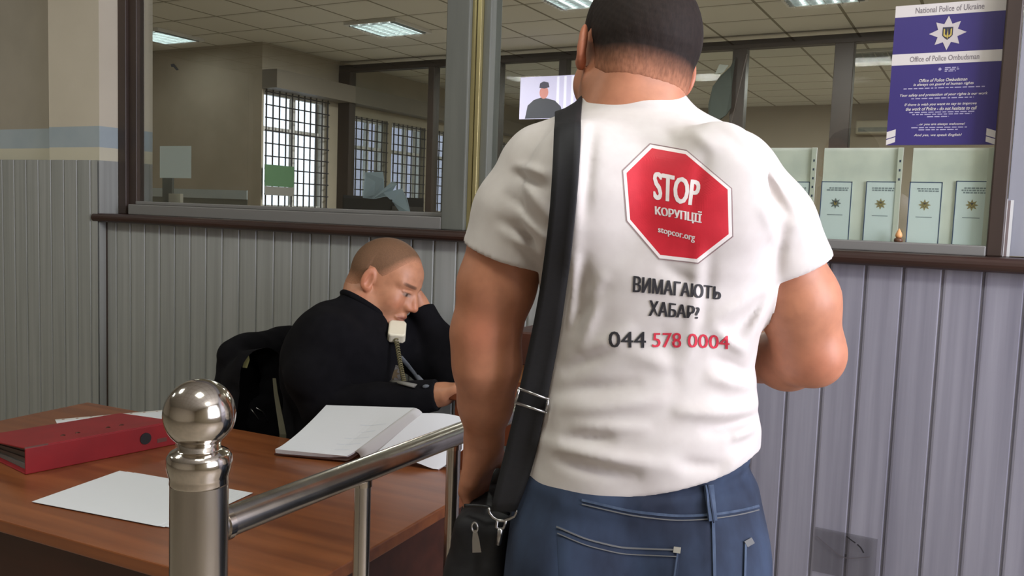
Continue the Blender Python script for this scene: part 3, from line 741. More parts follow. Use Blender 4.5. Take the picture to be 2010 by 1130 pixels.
# ------------------------------------------------------------------ leaflets in clear pockets on the right window
m_pocket = glass_mat('pocket_film', (.92, .94, .91), 1.35, .02, .25)
m_leaf = mat('leaflet_paper', S(222,234,236), .55); m_lblue = mat('leaflet_blue_edge', S(46,74,112), .5); m_lgrey = mat('leaflet_print', S(132,146,152), .7)
m_back = mat('pocket_backing', S(226,230,220), .5, c2=S(208,214,206), scale=(14, 14, 14), ramp=(.4, .7))
m_hole = mat('pocket_hole', S(52,66,84), .6)
YP = 2.404
pockets = []
for k, (a, b, lb) in enumerate(((1450, 1604, 'clear plastic pocket half hidden by the right shoulder of the standing man'), (1617, 1773, 'clear punched plastic pocket with two leaflets, directly left of the orange trinket'),
                  (1791, 1951, 'clear plastic pocket with two leaflets under the blue poster, beside the brown post'))):
    x0 = (onY(a, 290, YP)[0]+onY(a-10, 480, YP)[0])/2; x1 = (onY(b, 290, YP)[0]+onY(b-12, 484, YP)[0])/2; z1 = onY((a+b)/2, 290, YP)[2]; z0 = 1.317
    t = thing('plastic_pocket', lb, 'plastic pocket', (x0, YP, z0), 0, 'leaflet pockets on the right window')
    w_, h_ = x1-x0, z1-z0
    build('back_film', MB().box((0, .0032, 0), (w_, .0036, h_)), m_back, t)
    build('front_film', MB().box((0, -.0042, 0), (w_, -.0038, h_*.995)), m_pocket, t)
    build('welded_edge', MB().box((w_-.012, -.0036, 0), (w_, .003, h_)), mat('pocket_edge', S(206,210,198), .4), t)
    if k < 2:
        for j in range(9 if k == 0 else 3):
            zz = h_*(.86-.095*j) ; s_ = .003
            build('punch_hole', MB().box((w_-.0075, -.0041, zz-s_), (w_-.0035, -.0037, zz+s_)), m_hole, t)
    pockets.append((x0, x1, z0, z1))
def leaflet(label, pxl, pxr, pyt, pyb, seed, gold):
    x0 = (onY(pxl[0], pyt, YP)[0]+onY(pxl[1], pyb, YP)[0])/2; x1 = (onY(pxr[0], pyt, YP)[0]+onY(pxr[1], pyb, YP)[0])/2
    z1 = onY((pxl[0]+pxr[0])/2, pyt, YP)[2]; z0 = onY((pxl[1]+pxr[1])/2, pyb, YP)[2]; z0 = max(z0, 1.319)
    w_, h_ = x1-x0, z1-z0
    t = thing('leaflet', label, 'leaflet', (x0, YP, z0), 0, 'leaflets in the window pockets')
    build('sheet', MB().box((0, -.0012, 0), (w_, .0012, h_)), m_leaf, t)
    e = .0022; b = MB()
    for lo, hi in (((0, 0), (e, h_)), ((w_-e, 0), (w_, h_)), ((0, 0), (w_, e)), ((0, h_-e), (w_, h_))): b.box((lo[0], -.0017, lo[1]), (hi[0], -.0012, hi[1]))
    build('blue_border', b, m_lblue, t)
    r = random.Random(seed); n = r.choice((2, 3, 3))
    for j in range(n):
        u = .5-.36*r.uniform(.6, 1); b = MB()
        while u < .86:
            l = r.uniform(.04, .12); flat(b, [(u, .1+.035*j), (min(u+l, .9), .1+.035*j), (min(u+l, .9), .122+.035*j), (u, .122+.035*j)], -.0016, 0, w_, h_); u += l+.02
        build('printed_line', b, m_lgrey, t)
    b = MB()
    for v in (.56,): flat(b, [(.25, v), (.75, v), (.75, v+.012), (.25, v+.012)], -.0016, 0, w_, h_)
    build('printed_line', b, m_lgrey, t)
    b = MB(); pts = []
    for j in range(16):
        a = math.pi/2+j*math.pi/8; q = .0145 if j % 2 == 0 else .0075; pts.append((.5+q*math.cos(a)/w_, .37-q*math.sin(a)/h_))
    flat(b, pts, -.0017, 0, w_, h_); build('star', b, gold, t)
    emblem('emblem', .5*w_, .63*h_, .0085, -.002, t, m_dk, m_gold)
gA = mat('leaflet_star_gold', S(150,138,96), .5); gB = mat('leaflet_star_grey', S(112,122,120), .5)
leaflet('blue-edged leaflet mostly hidden by the right sleeve of the standing man', (1520, 1515), (1591, 1582), 356, 478, 1, gB)
leaflet('blue-edged leaflet with grey star in the left half of the middle pocket', (1613, 1605), (1673, 1666), 356, 475, 2, gB)
leaflet('blue-edged leaflet with gold star just left of the orange trinket', (1701, 1692), (1764, 1753), 356, 478, 3, gA)
leaflet('blue-edged leaflet just right of the orange trinket', (1787, 1776), (1852, 1840), 357, 483, 4, gA)
leaflet('greenish shaded leaflet furthest right, against the brown post', (1878, 1866), (1946, 1936), 355, 485, 5, gA)
# small orange trinket on the ledge between the pockets
p = onY(1763, 478, 2.375)
t = thing('trinket', 'tiny orange and white trinket on the ledge between leaflet pockets', 'trinket', (p[0], 2.375, 1.322))
build('base', MB().lathe([(.009, 0), (.011, .002), (.0105, .008), (.006, .011)], 16), mat('dark_amber', S(96,62,40), .4), t, smooth=True)
build('tip', MB().lathe([(.006, .011), (.0085, .015), (.0075, .021), (.004, .028), (.0008, .034)], 16), mat('pale_orange', S(232,170,112), .4), t, smooth=True)
# white folded strip in the corner of the right post
p0 = onY(1964, 495, 2.385); p1 = onY(1977, 390, 2.385)
t = thing('paper_strip', 'narrow folded white paper tucked against the brown right post', 'paper', (p0[0], 2.385, 1.2985))
hh = p1[2]-1.2985
build('front_fold', MB().box((0, -.001, 0), (.0065, .001, hh)), m_white, t); build('back_fold', MB().box((.0125, .001, 0), (.019, .0025, hh*.98)), m_white, t)
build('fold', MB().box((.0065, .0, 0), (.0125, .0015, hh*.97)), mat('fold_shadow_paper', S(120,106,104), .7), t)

# clear film pocket stuck to the boards low on the right
q0, q1 = onY(1600, 1034, 2.322), onY(1724, 1042, 2.322); q2 = onY(1594, 1120, 2.322)
t = thing('film_sleeve', 'torn transparent film stuck low on the grey boards', 'plastic film', (q0[0], 2.324, q2[2]))
fw, fh = q1[0]-q0[0], q0[2]-q2[2]
m_film = bpy.data.materials.new('clear_film'); m_film.use_nodes = True
bb = m_film.node_tree.nodes['Principled BSDF']; bb.inputs['Base Color'].default_value = (*S(70, 66, 66), 1); bb.inputs['Alpha'].default_value = .2; bb.inputs['Roughness'].default_value = .3
build('film', MB().box((0, -.0004, 0), (fw, .0004, fh)), m_film, t)
mk = MB()
def stroke(mb, pts, wd):
    for (a, b), (c, d) in zip(pts[:-1], pts[1:]):
        n = unit((-(d-b)*fh, (c-a)*fw))*wd; mb.add([(a*fw+n[0], -.0009, b*fh+n[1]), (c*fw+n[0], -.0009, d*fh+n[1]), (c*fw-n[0], -.0009, d*fh-n[1]), (a*fw-n[0], -.0009, b*fh-n[1])], [(0, 1, 2, 3)])
stroke(mk, [(.51, .93), (.6, .86), (.66, .82)], .0016); stroke(mk, [(.69, .8), (.75, .74), (.8, .64)], .0018); stroke(mk, [(.505, .5), (.535, .5)], .004)
build('black_mark', mk, mat('black_marker', S(30, 28, 32), .6), t)
mk = MB(); stroke(mk, [(.03, .8), (.42, .47), (.56, .44), (.9, .58)], .001); build('crease', mk, mat('film_crease', S(86,80,84), .6), t)

# ------------------------------------------------------------------ things seen through the glass
# inner worktop with tray and papers
ic = thing('inner_worktop', 'dark worktop behind the left glass carrying a tray of papers', 'worktop', (-2.3, 2.52, 0))
build('top', MB().box((-.88, 0, 1.24), (2.2, .55, 1.27)), m_dado, ic, bevel=.003)
build('support', MB().box((-.86, .02, 0), (2.18, .5, 1.24)), m_dado, ic)
yT = 2.85
a0, a1 = onY(703, 425, yT), onY(806, 425, yT)
tr = thing('document_tray', 'black document tray behind the glass above the seated officer', 'tray', (a0[0], yT-.1, 1.27))
tw = a1[0]-a0[0]
mb = MB(); zt = onY(703, 390, yT)[2]-1.27
mb.box((0, 0, 0), (tw*.92, .22, .004)); mb.box((0, 0, 0), (tw*.92, .004, zt)); mb.box((0, .216, 0), (tw*.92, .22, zt*1.1)); mb.box((0, 0, 0), (.004, .22, zt*1.1)); mb.box((tw*.92-.004, 0, 0), (tw*.92, .22, zt*.8))
build('shell', mb, m_black, tr)
m_bpaper = mat('bluish_paper', S(176,194,206), .7)
def vp(px_, py_, y): p = onY(px_, py_, y); return (p[0]-a0[0], p[1]-(yT-.1), p[2]-1.27)
for k, (pts, lb) in enumerate(((((712, 388), (714, 338), (752, 337), (756, 352), (752, 378), (728, 390)), 'upright bluish sheet in the black tray behind the glass'),
                   (((728, 392), (752, 372), (770, 356), (782, 360), (762, 384)), 'folded bluish sheet leaning over the black tray edge'),
                   (((752, 378), (786, 370), (800, 392), (808, 418), (786, 420), (768, 396)), 'bluish sheets fanned out over the right side of the tray'))):
    y = yT-.02-.035*k
    V = [onY(a, b, y) for a, b in pts]; c = np.mean(V, 0); t = thing('paper_sheet', lb, 'paper', tuple(c), 0, 'papers in the tray')
    n = len(V); vv = [tuple(v-c+np.array([0, .01*math.sin(i*1.7), 0])) for i, v in enumerate(V)]; 
    mb = MB(); mb.add(vv+[(a, b+.002, c_) for a, b, c_ in vv], [tuple(range(n)), tuple(range(2*n-1, n-1, -1))]+[(i, (i+1) % n, n+(i+1) % n, n+i) for i in range(n)])
    build('page', mb, m_bpaper, t)
p = onY(842, 418, 2.9)
t = thing('paper_stack', 'flat stack of papers on the worktop right of the black tray', 'paper stack', (p[0], 2.78, 1.27))
build('stack', MB().box((-.1, 0, 0), (.12, .28, .012)), m_edge, t); build('top_sheet', MB().box((-.09, .01, .0121), (.118, .27, .0145)), m_bpaper, t)
# white sheet taped inside at the left
q0, q1 = onY(316, 287, 2.43), onY(377, 350, 2.43)
t = thing('paper_notice', 'blank white sheet taped inside the left end of the counter glass', 'paper', (q0[0], 2.4245, q1[2]))
build('sheet', MB().box((0, 0, 0), (q1[0]-q0[0], .001, q0[2]-q1[2])), mat('grey_white_paper', S(196,202,198), .7), t)
p = onY(338, 380, 2.6)
t = thing('narrow_board', 'narrow cream board standing behind the taped white sheet', 'board', (onY(334, 400, 2.62)[0], 2.62, 1.27))
build('panel', MB().box((-.01, 0, 0), (.065, .015, .12)), m_cream, t); build('dark_edge', MB().box((-.075, .02, 0), (-.012, .03, .235)), m_dado, t)
# green plate on the barred window
g0, g1 = onX(520, 322, XW+.06), onX(576, 368, XW+.06)
t = thing('green_plate', 'green plate hung on the window bars behind the left glass', 'plate', (XW+.055, g0[1], g1[2]))
build('plate', MB().box((0, 0, 0), (.01, g1[1]-g0[1], g0[2]-g1[2])), mat('green_paint', S(76,112,80), .6), t)
build('pale_lower_edge', MB().box((0, 0, -.1), (.008, g1[1]-g0[1], -.002)), m_ledge, t)
# wall screen with a uniformed figure
YS = YR-.12
s0, s1 = onY(1022, 152, YS), onY(1136, 226, YS); sb = onY(1022, 234, YS)
t = thing('wall_screen', 'bright lilac screen showing a uniformed figure, left of the standing man', 'screen', (s0[0], YS, sb[2]))
sw, sh = s1[0]-s0[0], s0[2]-sb[2]
m_scr = mat('screen_lilac', S(196,190,222), .4, emit=S(200,194,226), estr=.75)
build('panel', MB().box((0, 0, 0), (sw, .03, sh)), m_black, t, bevel=.003)
build('bracket', MB().box((sw/2-.06, .03, sh*.35), (sw/2+.06, .075, sh*.65)), m_frame, t)
def flat2(mb, pts, y): mb.add([(u*sw, y, (1-v)*sh) for u, v in pts], [tuple(range(len(pts)))])
b = MB(); flat2(b, [(.0, .0), (1, .0), (1, 1), (0, 1)], -.001); pic = build('picture', b, m_scr, t)
b = MB()
for u in (.62, .74, .86): flat2(b, [(u, .02), (u+.04, .02), (u+.05, .98), (u, .98)], -.0016)
build('curtain_fold', b, mat('screen_white', S(216,214,232), .4, emit=S(222,218,236), estr=.9), pic)
b = MB(); flat2(b, [(.1, .99), (.14, .68), (.24, .55), (.36, .5), (.46, .52), (.6, .58), (.7, .72), (.76, .99)], -.002)
build('uniform', b, mat('screen_dark', S(60,62,74), .5, emit=S(60,62,74), estr=.5), pic)
b = MB(); flat2(b, [(.41+.075*math.cos(a), .38+.15*math.sin(a)) for a in [k*math.pi/7 for k in range(14)]], -.0024)
build('face', b, mat('screen_skin', S(206,136,130), .5, emit=S(206,136,130), estr=.6), pic)
b = MB(); flat2(b, [(.33, .27), (.34, .16), (.4, .12), (.48, .15), (.5, .26), (.42, .29)], -.0026)
build('cap', b, mat('screen_cap', S(70,66,86), .5, emit=S(70,66,86), estr=.5), pic)
# dark green cloth hung at the rear partition
t = thing('flag', 'dark green cloth hanging from a short pole on the rear partition post', 'flag', tuple(onY(1444, 115, YR-.1)))
base = onY(1444, 115, YR-.1)
def fl(px_, py_, dy=0.0): p = onY(px_, py_, YR-.1)-base; return (p[0], dy, p[2])
FL = [(1443, 112), (1432, 130), (1412, 150), (1400, 170), (1392, 205), (1390, 246), (1404, 240), (1424, 226), (1436, 212), (1437, 170)]
mb = MB(); n = len(FL); fr = [fl(a, b, .03*math.sin(i*1.3)) for i, (a, b) in enumerate(FL)]; bk = [(a, b+.02, c) for a, b, c in fr]
mb.add(fr+bk, [tuple(range(n)), tuple(range(2*n-1, n-1, -1))]+[(i, (i+1) % n, n+(i+1) % n, n+i) for i in range(n)])
build('cloth', mb, mat('dark_green_cloth', S(48,58,54), .8), t)
build('pole', MB().tube([fl(1464, 104, .05), fl(1432, 245, .05)], .012, 8), m_brown, t)
mb = MB(); mb.add([fl(1403, 146, .0), fl(1412, 126, 0), fl(1430, 128, .0), (fl(1420, 142, 0))], [(0, 1, 2, 3)]); build('white_trim', mb, mat('grey_trim', S(150,156,150), .7), t)
# air conditioner on the far wall
c0, c1 = onY(1680, 236, YE-.2), onY(1742, 262, YE-.2)
t = thing('air_conditioner', 'small beige air conditioner on the far office wall, left of the poster', 'air conditioner', (c0[0], YE, c1[2]))
m_ac = mat('beige_plastic', S(168,160,142), .5)
build('body', MB().box((0, -.2, 0), (c1[0]-c0[0]+.1, -.0, c0[2]-c1[2])), m_ac, t, bevel=.02)
build('outlet', MB().box((.04, -.203, .03), (c1[0]-c0[0]+.06, -.199, .09)), m_frame, t)
# office desk silhouettes low behind the glass
# ------------------------------------------------------------------ the standing man, seen from behind
m_skin = mat('skin', S(238,236,236), .5, c2=S(255,255,255), scale=(60, 60, 60), vcol=True, sss=.06, ramp=(.2, .6), bump=.0004, bscale=(400, 400, 400))
m_shirt = mat('white_cotton', S(203,195,190), .85, c2=S(208,201,196), scale=(40, 40, 40), sheen=.15, bump=.0004, bscale=(500, 500, 500))
m_denim = mat('blue_denim', S(48,62,86), .88, c2=S(24,33,52), scale=(14, 14, 7), detail=9, ramp=(.36, .66), bump=.0005, bscale=(700, 700, 120))
m_stitch = mat('tan_stitching', S(98,98,98), .8)
m_denim_worn = mat('worn_denim', S(70,84,106), .85, c2=S(52,66,88), scale=(80, 80, 30))
m_hair = mat('dark_brown_hair', S(212,212,212), .75, c2=S(255,255,255), scale=(240, 240, 90), vcol=True, bump=.0016, bscale=(520, 520, 200), spec=.25)
m_nylon = mat('black_nylon', S(14,13,16), .7, c2=S(19,18,21), scale=(90, 90, 400), bump=.0003, bscale=(700, 700, 700))
m_metal = mat('nickel_fittings', S(170,168,166), .28, 1.0)
DM = 1.30
_rm = ray(1265, 600); _p = CAMP+_rm*DM
MO = np.array([_p[0], _p[1], 0.0]); MEY = unit([_rm[0], _rm[1], 0]); MEX = np.array([MEY[1], -MEY[0], 0]); MRZ = math.atan2(MEX[1], MEX[0])
MC = np.array([(CAMP-MO)@MEX, (CAMP-MO)@MEY, CAMP[2]])
def mray(px_, py_): d = ray(px_, py_); return np.array([d@MEX, d@MEY, d[2]])
def mp(px_, py_, dy=0.0): d = mray(px_, py_); return MC+d*((dy-MC[1])/d[1])
man = thing('person', 'man standing with his back turned, in white printed t-shirt and blue jeans', 'person', tuple(MO), MRZ)

# torso rows: image line, left edge, right edge, depth centre, half depth
TR = [(180, 1152, 1336, .037, .077), (196, 1146, 1342, .035, .080), (212, 1140, 1348, .032, .084), (228, 1120, 1362, .026, .082), (250, 1085, 1398, .018, .098), (280, 1066, 1432, .010, .110), (320, 1052, 1462, .004, .121), (380, 1044, 1490, .0, .127),
      (450, 1038, 1522, -.003, .130), (520, 1056, 1520, -.003, .131), (580, 1064, 1508, 0, .130), (640, 1064, 1492, .003, .128), (700, 1058, 1480, .006, .128),
      (760, 1052, 1484, .006, .131), (820, 1044, 1492, .004, .134), (880, 1036, 1489, .003, .134), (940, 1028, 1486, .004, .132), (1010, 1022, 1490, .006, .132), (1080, 1016, 1494, .006, .13)]
rows = []
for py_, xl_, xr_, cy_, b_h in TR:
    a = mp(xl_, py_, cy_); b = mp(xr_, py_, cy_); rows.append(((a[2]+b[2])/2, (a[0]+b[0])/2, (b[0]-a[0])/2, cy_, b_h, (b[2]-a[2])/(b[0]-a[0])))
rows = np.array(sorted(rows))
def torso(X, Y, Z, off=0.0, n=2.35):
    Zt = Z
    cx = np.interp(Zt, rows[:, 0], rows[:, 1]); a = np.interp(Zt, rows[:, 0], rows[:, 2])+off
    cy = np.interp(Zt, rows[:, 0], rows[:, 3]); b = np.interp(Zt, rows[:, 0], rows[:, 4])+off
    u = np.abs(X-cx)/a; v = np.abs(Y-cy)/b
    r = (u**n+v**n)**(1/n)
    g = np.sqrt((np.maximum(u, 1e-4)**(n-1)/a)**2+(np.maximum(v, 1e-4)**(n-1)/b)**2)/np.maximum(r, 1e-4)**(n-1)
    return (r-1)/np.maximum(g, 2.0)
# joints
shL, shR = mp(1058, 345, .0), mp(1456, 366, .0)
elL, elR = mp(953, 655, -.005), mp(1588, 690, .035)
wrL = mp(950, 868, .045); wrR = mp(1430, 690, .25)
hd_o = mp(1241, 116, .055)
HM = head_frame([-.46, .86, -.16], math.radians(11)); HS = 1.0
nb = mp(1240, 232, .03)
skin_c = S(190, 128, 97); lip_c = S(150, 84, 76)

def arm_prims(fd, grow=0.0):
    fd.chain([shL, mp(1000, 470, -.002), mp(975, 560, -.005), elL], [.062+grow, .058+grow, .0575+grow, .051+grow], .02)
    fd.chain([elL, mp(956, 715, .0), mp(953, 790, .02), wrL], [.051+grow, .0505+grow, .041+grow, .0285+grow], .02)
    fd.chain([shR, mp(1532, 490, .007), mp(1566, 590, .016), elR], [.05+grow, .05+grow, .0575+grow, .050+grow], .02)
    fd.ell(mp(1612, 706, .02), np.eye(3), (.026+grow, .03+grow, .032+grow), .02)
    fd.chain([elR, mp(1545, 704, .10), mp(1490, 700, .17), wrR], [.048+grow, .047+grow, .039+grow, .028+grow], .02)
# --- body: head and neck fine, the rest a little coarser
fh = Field(hd_o-np.array([.15, .17, .24]), hd_o+np.array([.15, .2, .17]), .0026)
HW = head(fh, hd_o, HM, HS, neck=[mp(1243, 185, .038), nb, mp(1245, 300, .03)], nr=(.058, .060, .066, .07), fat=.004, flare=.008)
fh0 = Field(fh.lo, fh.lo+np.array([n-1 for n in fh.n])*fh.h*.9999, fh.h)
head(fh0, hd_o, HM, HS, neck=[mp(1243, 185, .038), nb, mp(1245, 300, .03)], nr=(.058, .060, .066, .07), fat=.004, ears=False)
for f_ in (fh, fh0): f_.rc(HW(-.05, -.028, -.05), mp(1272, 222, -.005), .034, .04, .03); f_.rc(HW(-.05, .028, -.05), mp(1205, 222, -.005), .034, .04, .03)
fh.rc(mp(1205, 245, .03), mp(1120, 295, .02), .035, .03, .03); fh.rc(mp(1280, 245, .03), mp(1375, 295, .02), .035, .03, .03)
fb = Field((-.42, -.22, 0), (.42, .48, 1.50), .0045)
sl = fb.sl((-.3, -.2, .85), (.3, .2, 1.47)); fb.f[sl] = np.minimum(fb.f[sl], np.maximum(torso(*fb.P(sl), off=-.016), fb.P(sl)[2]*1.0-1.475))
arm_prims(fb)
hip_z = mp(1250, 1000)[2]
for q in (-1, 1):
    fb.chain([(q*.085, .01, hip_z-.02), (q*.095, .01, .5), (q*.1, .03, .09)], [.085, .055, .04], .03)
    fb.rc((q*.1, .02, .05), (q*.11, .17, .035), .036, .028, .02)
hand(fb, wrL, unit(mp(928, 985, .06)-wrL), (.78, .35, .0), (.35, .9, .1), 1.0, curl=(.35, .55, .4), thumb=(.3, .3))
fb.rc(wrL, wrL+.02*unit(mp(928, 985, .06)-wrL), .0285, .026, .02)
dR = unit(wrR-elR)
hand(fb, wrR, unit(dR+np.array([-.3, -.1, .05])), (-.5, -.2, -.75), (-.2, .6, .7), 1.0, curl=(.4, .6, .5))
Vh, Qh = fh.mesh(2); Vb, Qb = fb.mesh(2)
def nape(f, l, u): 
    line = -.062-.012*np.cos(l*40)+.02*np.clip(f*12, 0, 1)
    return np.clip((u-line)/.035, 0, 1)*np.clip((.035-f)/.03, 0, 1)*.85*(np.abs(l) < .0745)*.6
Ch = head_paint(Vh, hd_o, HM, HS, skin_c, lip_c, S(48, 36, 30), S(58, 42, 34), nape); Cb = np.tile(np.array(skin_c), (len(Vb), 1))
tx_ = np.exp(-(np.linalg.norm((Vb-mp(1612, 712, .0))*[1, 1, 1], axis=1)/.035)**2)+np.exp(-(np.linalg.norm(Vb-mp(950, 650, -.05), axis=1)/.035)**2)
Cb = Cb*(1-.18*tx_[:, None]*np.array([.2, .9, .9]))
V, Q = join((Vh, Qh), (Vb, Qb))
body = build('body', (V, Q), m_skin, man, smooth=True, col=np.concatenate([Ch, Cb]))
# --- hair
X, Y, Z = fh.all(); D = np.array(hd_o)
hf = ((X-D[0])*HM[0][0]+(Y-D[1])*HM[0][1]+(Z-D[2])*HM[0][2])/HS; hl = ((X-D[0])*HM[1][0]+(Y-D[1])*HM[1][1]+(Z-D[2])*HM[1][2])/HS; hu = ((X-D[0])*HM[2][0]+(Y-D[1])*HM[2][1]+(Z-D[2])*HM[2][2])/HS
line = np.where(hf < -.03, -.045-.012*np.cos(hl*42), np.where(hf < .035, .015+(.035-hf)*.0, .062+.0*hf))
line = np.interp(hf, [-.12, -.06, -.03, -.022, .012, .03, .055, .1], [-.064, -.062, -.045, .024, .02, .03, .062, .075])
up = np.clip((hu-line)/.06, -1, 1)
th = np.where(up > 0, -.0002+.0098*np.clip(up, 0, 1)**.8, -.006+up*.05)
th = th+.0005*wob(X, Y, Z, 330)*(up > .1)
f2 = fh0.like(fh0.f-th)
f2.f = np.maximum(f2.f, -(fh0.f+.006)).astype(np.float32)
def hair_cols(V, o, M, s_, skin, dark, fr, lo, hi):
    q = ((V-np.array(o))@M.T)/s_; ln = np.interp(q[:, 0], fr[0], fr[1]); w = np.clip(((q[:, 2]-ln)/.05-lo)/(hi-lo), 0, 1)[:, None]
    return np.array(skin)*(1-w)+np.array(dark)*w
HLINE = ([-.12, -.06, -.02, .01, .03, .055, .1], [-.064, -.062, -.045, -.02, .02, .062, .075])
hV, hQ = f2.mesh(1)
hair = build('hair', (hV, hQ), m_hair, man, smooth=True, col=hair_cols(hV, hd_o, HM, HS, np.array(skin_c)*.92, S(37, 27, 22), HLINE, .0, .85)); hair['label'] = 'short dark brown hair cropped at the nape'

# --- t-shirt
fs = Field((-.42, -.24, .84), (.42, .22, 1.62), .0038)
X, Y, Z = fs.all()
d = torso(X, Y, Z, off=.0)
ztop = mp(1243, 187, .035)[2]
d = smax(d, Z-ztop+.25*np.clip(Y-.03, -.03, .1), .012)
fs.f = d.astype(np.float32)
fs.chain([shL, mp(1020, 425, 0), mp(994, 505, -.004), mp(978, 570, -.005)], [.066, .069, .0655, .065], .022)
fs.chain([shR, mp(1508, 440, .004), mp(1548, 530, .012), mp(1566, 590, .016)], [.064, .064, .061, .06], .022)
fs.rc(mp(1205, 246, .03), mp(1075, 310, .008), .045, .05, .03); fs.rc(mp(1290, 246, .03), mp(1430, 318, .008), .045, .05, .03)
# shoulder blades, spine hollow
fs.ell(mp(1135, 380, -.095), np.eye(3), (.075, .05, .1), .04); fs.ell(mp(1405, 385, -.095), np.eye(3), (.075, .05, .1), .04)
# folds: (x0,y0,x1,y1,height mm,width mm)
FOLDS = [(1530, 575, 1462, 690, 5, 11), (1500, 590, 1440, 660, -4, 9), (1515, 560, 1380, 640, 3, 10), (1470, 700, 1400, 640, 4, 9), (1490, 770, 1390, 735, 5, 11), (1480, 745, 1400, 700, -4, 9), (1495, 810, 1330, 800, 5.5, 11), (1492, 835, 1380, 838, -5, 9),
         (1100, 800, 1300, 778, 4, 12), (1090, 770, 1250, 745, -3, 10), (1060, 870, 1330, 905, 5, 13), (1095, 900, 1250, 918, -5, 11), (1330, 900, 1420, 912, -3, 9), (1420, 925, 1470, 890, 3, 8), (1108, 860, 1200, 850, -4, 10),
         (1147, 250, 1135, 470, 4, 8), (1165, 255, 1152, 420, -3, 8), (1135, 480, 1118, 640, 4, 9), (1150, 500, 1135, 650, -3.5, 9), (1185, 540, 1140, 680, 3.5, 10), (1120, 650, 1190, 560, -3, 8), (1155, 690, 1240, 640, 2.5, 10), (1110, 730, 1200, 680, -3, 10),
         (1352, 255, 1400, 300, 2.5, 9), (1300, 250, 1330, 290, -1.5, 9), (1385, 300, 1350, 420, -2, 9), (1400, 250, 1470, 310, -2, 10), (1490, 320, 1550, 420, -3.5, 9), (1510, 310, 1575, 420, 3.5, 9), (1545, 440, 1535, 540, -4, 9), (1560, 450, 1590, 430, 2, 8), (1490, 400, 1530, 480, 3, 10),
         (1000, 320, 1080, 345, 4, 8), (1000, 335, 1080, 372, -4, 8), (1020, 345, 1085, 430, 3.5, 8), (985, 380, 1075, 452, -3.5, 8), (1005, 400, 1075, 470, 3.5, 8), (970, 430, 1060, 480, -3, 8), (975, 450, 1050, 500, 2.5, 8), (1090, 470, 1065, 540, -3, 8),
         (1300, 520, 1370, 560, -2, 9), (1370, 480, 1350, 700, 2.2, 10), (1392, 500, 1376, 640, -2.2, 9), (1240, 690, 1340, 720, 2, 12), (1300, 640, 1330, 760, -1.6, 11), (1130, 830, 1270, 830, 3, 9), (1440, 860, 1490, 850, 4, 8), (1430, 880, 1488, 868, -2, 8)]
disp = np.zeros(fs.f.shape, np.float32)
for x0, y0_, x1, y1_, A, wdt in FOLDS:
    a = mp(x0, y0_, -.1); b = mp(x1, y1_, -.1); lo = np.minimum(a, b)-.04; hi = np.maximum(a, b)+.04; lo[1] = -.24; hi[1] = .02
    s_ = fs.sl(lo, hi); PX, PY, PZ = fs.P(s_); bx, bz = b[0]-a[0], b[2]-a[2]; L2 = bx*bx+bz*bz
    t_ = np.clip(((PX-a[0])*bx+(PZ-a[2])*bz)/L2, -.15, 1.15)
    dist = np.sqrt((PX-a[0]-np.clip(t_, 0, 1)*bx)**2+(PZ-a[2]-np.clip(t_, 0, 1)*bz)**2)
    disp[s_] += (A*1.7*.001*np.exp(-(dist/(wdt*.001))**2)*np.sin(np.pi*np.clip((t_+.15)/1.3, 0, 1))).astype(np.float32)*np.ones_like(PY)*np.clip((.03-PY)/.04, 0, 1)
fs.f -= disp
fs.f -= (.0016*wob(X, Y, Z, 26)+.0007*wob(X, Y, Z, 61, 2.0)).astype(np.float32)
# hem line (lower on the left), sleeve ends, neck hole
hx = [mp(a, b, -.1) for a, b in ((1030, 969), (1080, 977), (1130, 979), (1190, 974), (1250, 966), (1330, 953), (1400, 939), (1450, 924), (1490, 911))]
hz = np.interp(X, [p[0] for p in hx], [p[2] for p in hx])
fs.f = smax(fs.f, hz-Z, .004).astype(np.float32)
def cuff(pa, pb, away):       # plane through the picture line pa-pb, facing down the arm
    a, b = mp(*pa, -.06), mp(*pb, -.06); n = unit(np.cross(b-a, [0, 1.0, .12])); 
    if n@np.array(away) < 0: n = -n
    return a, n
for (pa, pb, away, side) in (((917, 489), (1064, 540), elL-shL, -1), ((1530, 561), (1617, 529), elR-shR, 1)):
    a, n = cuff(pa, pb, away)
    pl = (X-a[0])*n[0]+(Y-a[1])*n[1]+(Z-a[2])*n[2]
    ax0 = mp(1066, 500)[0] if side < 0 else mp(1522, 500)[0]
    msk = (X < ax0-(Z-1.25)*.0) if side < 0 else (X > ax0-.0)
    pl = np.where(msk & np.ones_like(pl, bool), pl, -1.0)
    keep = fs.f.copy(); t2 = torso(X, Y, Z)
    cut = smax(fs.f, pl, .003); fs.f = np.where((pl > -.01) & msk, np.minimum(cut, np.where(t2 < .004, t2+.0, 9)), fs.f).astype(np.float32)
# openings
arm = fs.like()
arm.chain([mp(1000, 470, -.002), mp(975, 560, -.005), elL], [.0605, .060, .054], .01); arm.chain([mp(1556, 552, .012), mp(1566, 590, .016), elR], [.0565, .0595, .053], .01)
fs.f = smax(fs.f, -arm.f, .002).astype(np.float32)
fs.rc(mp(1243, 205, .038), mp(1243, 140, .042), .069, .072, .003, 'sub')
low = np.maximum(torso(X, Y, Z, off=-.016), Z-(hz+.03)); low = np.maximum(low, -(Z-(hz-.05))); fs.f = smax(fs.f, -low, .003).astype(np.float32)
Vs, Qs = fs.mesh(1)
shirt = build('t_shirt', (Vs, Qs), m_shirt, man, smooth=True); shirt['label'] = 'white cotton t-shirt with a red octagon print on the back'
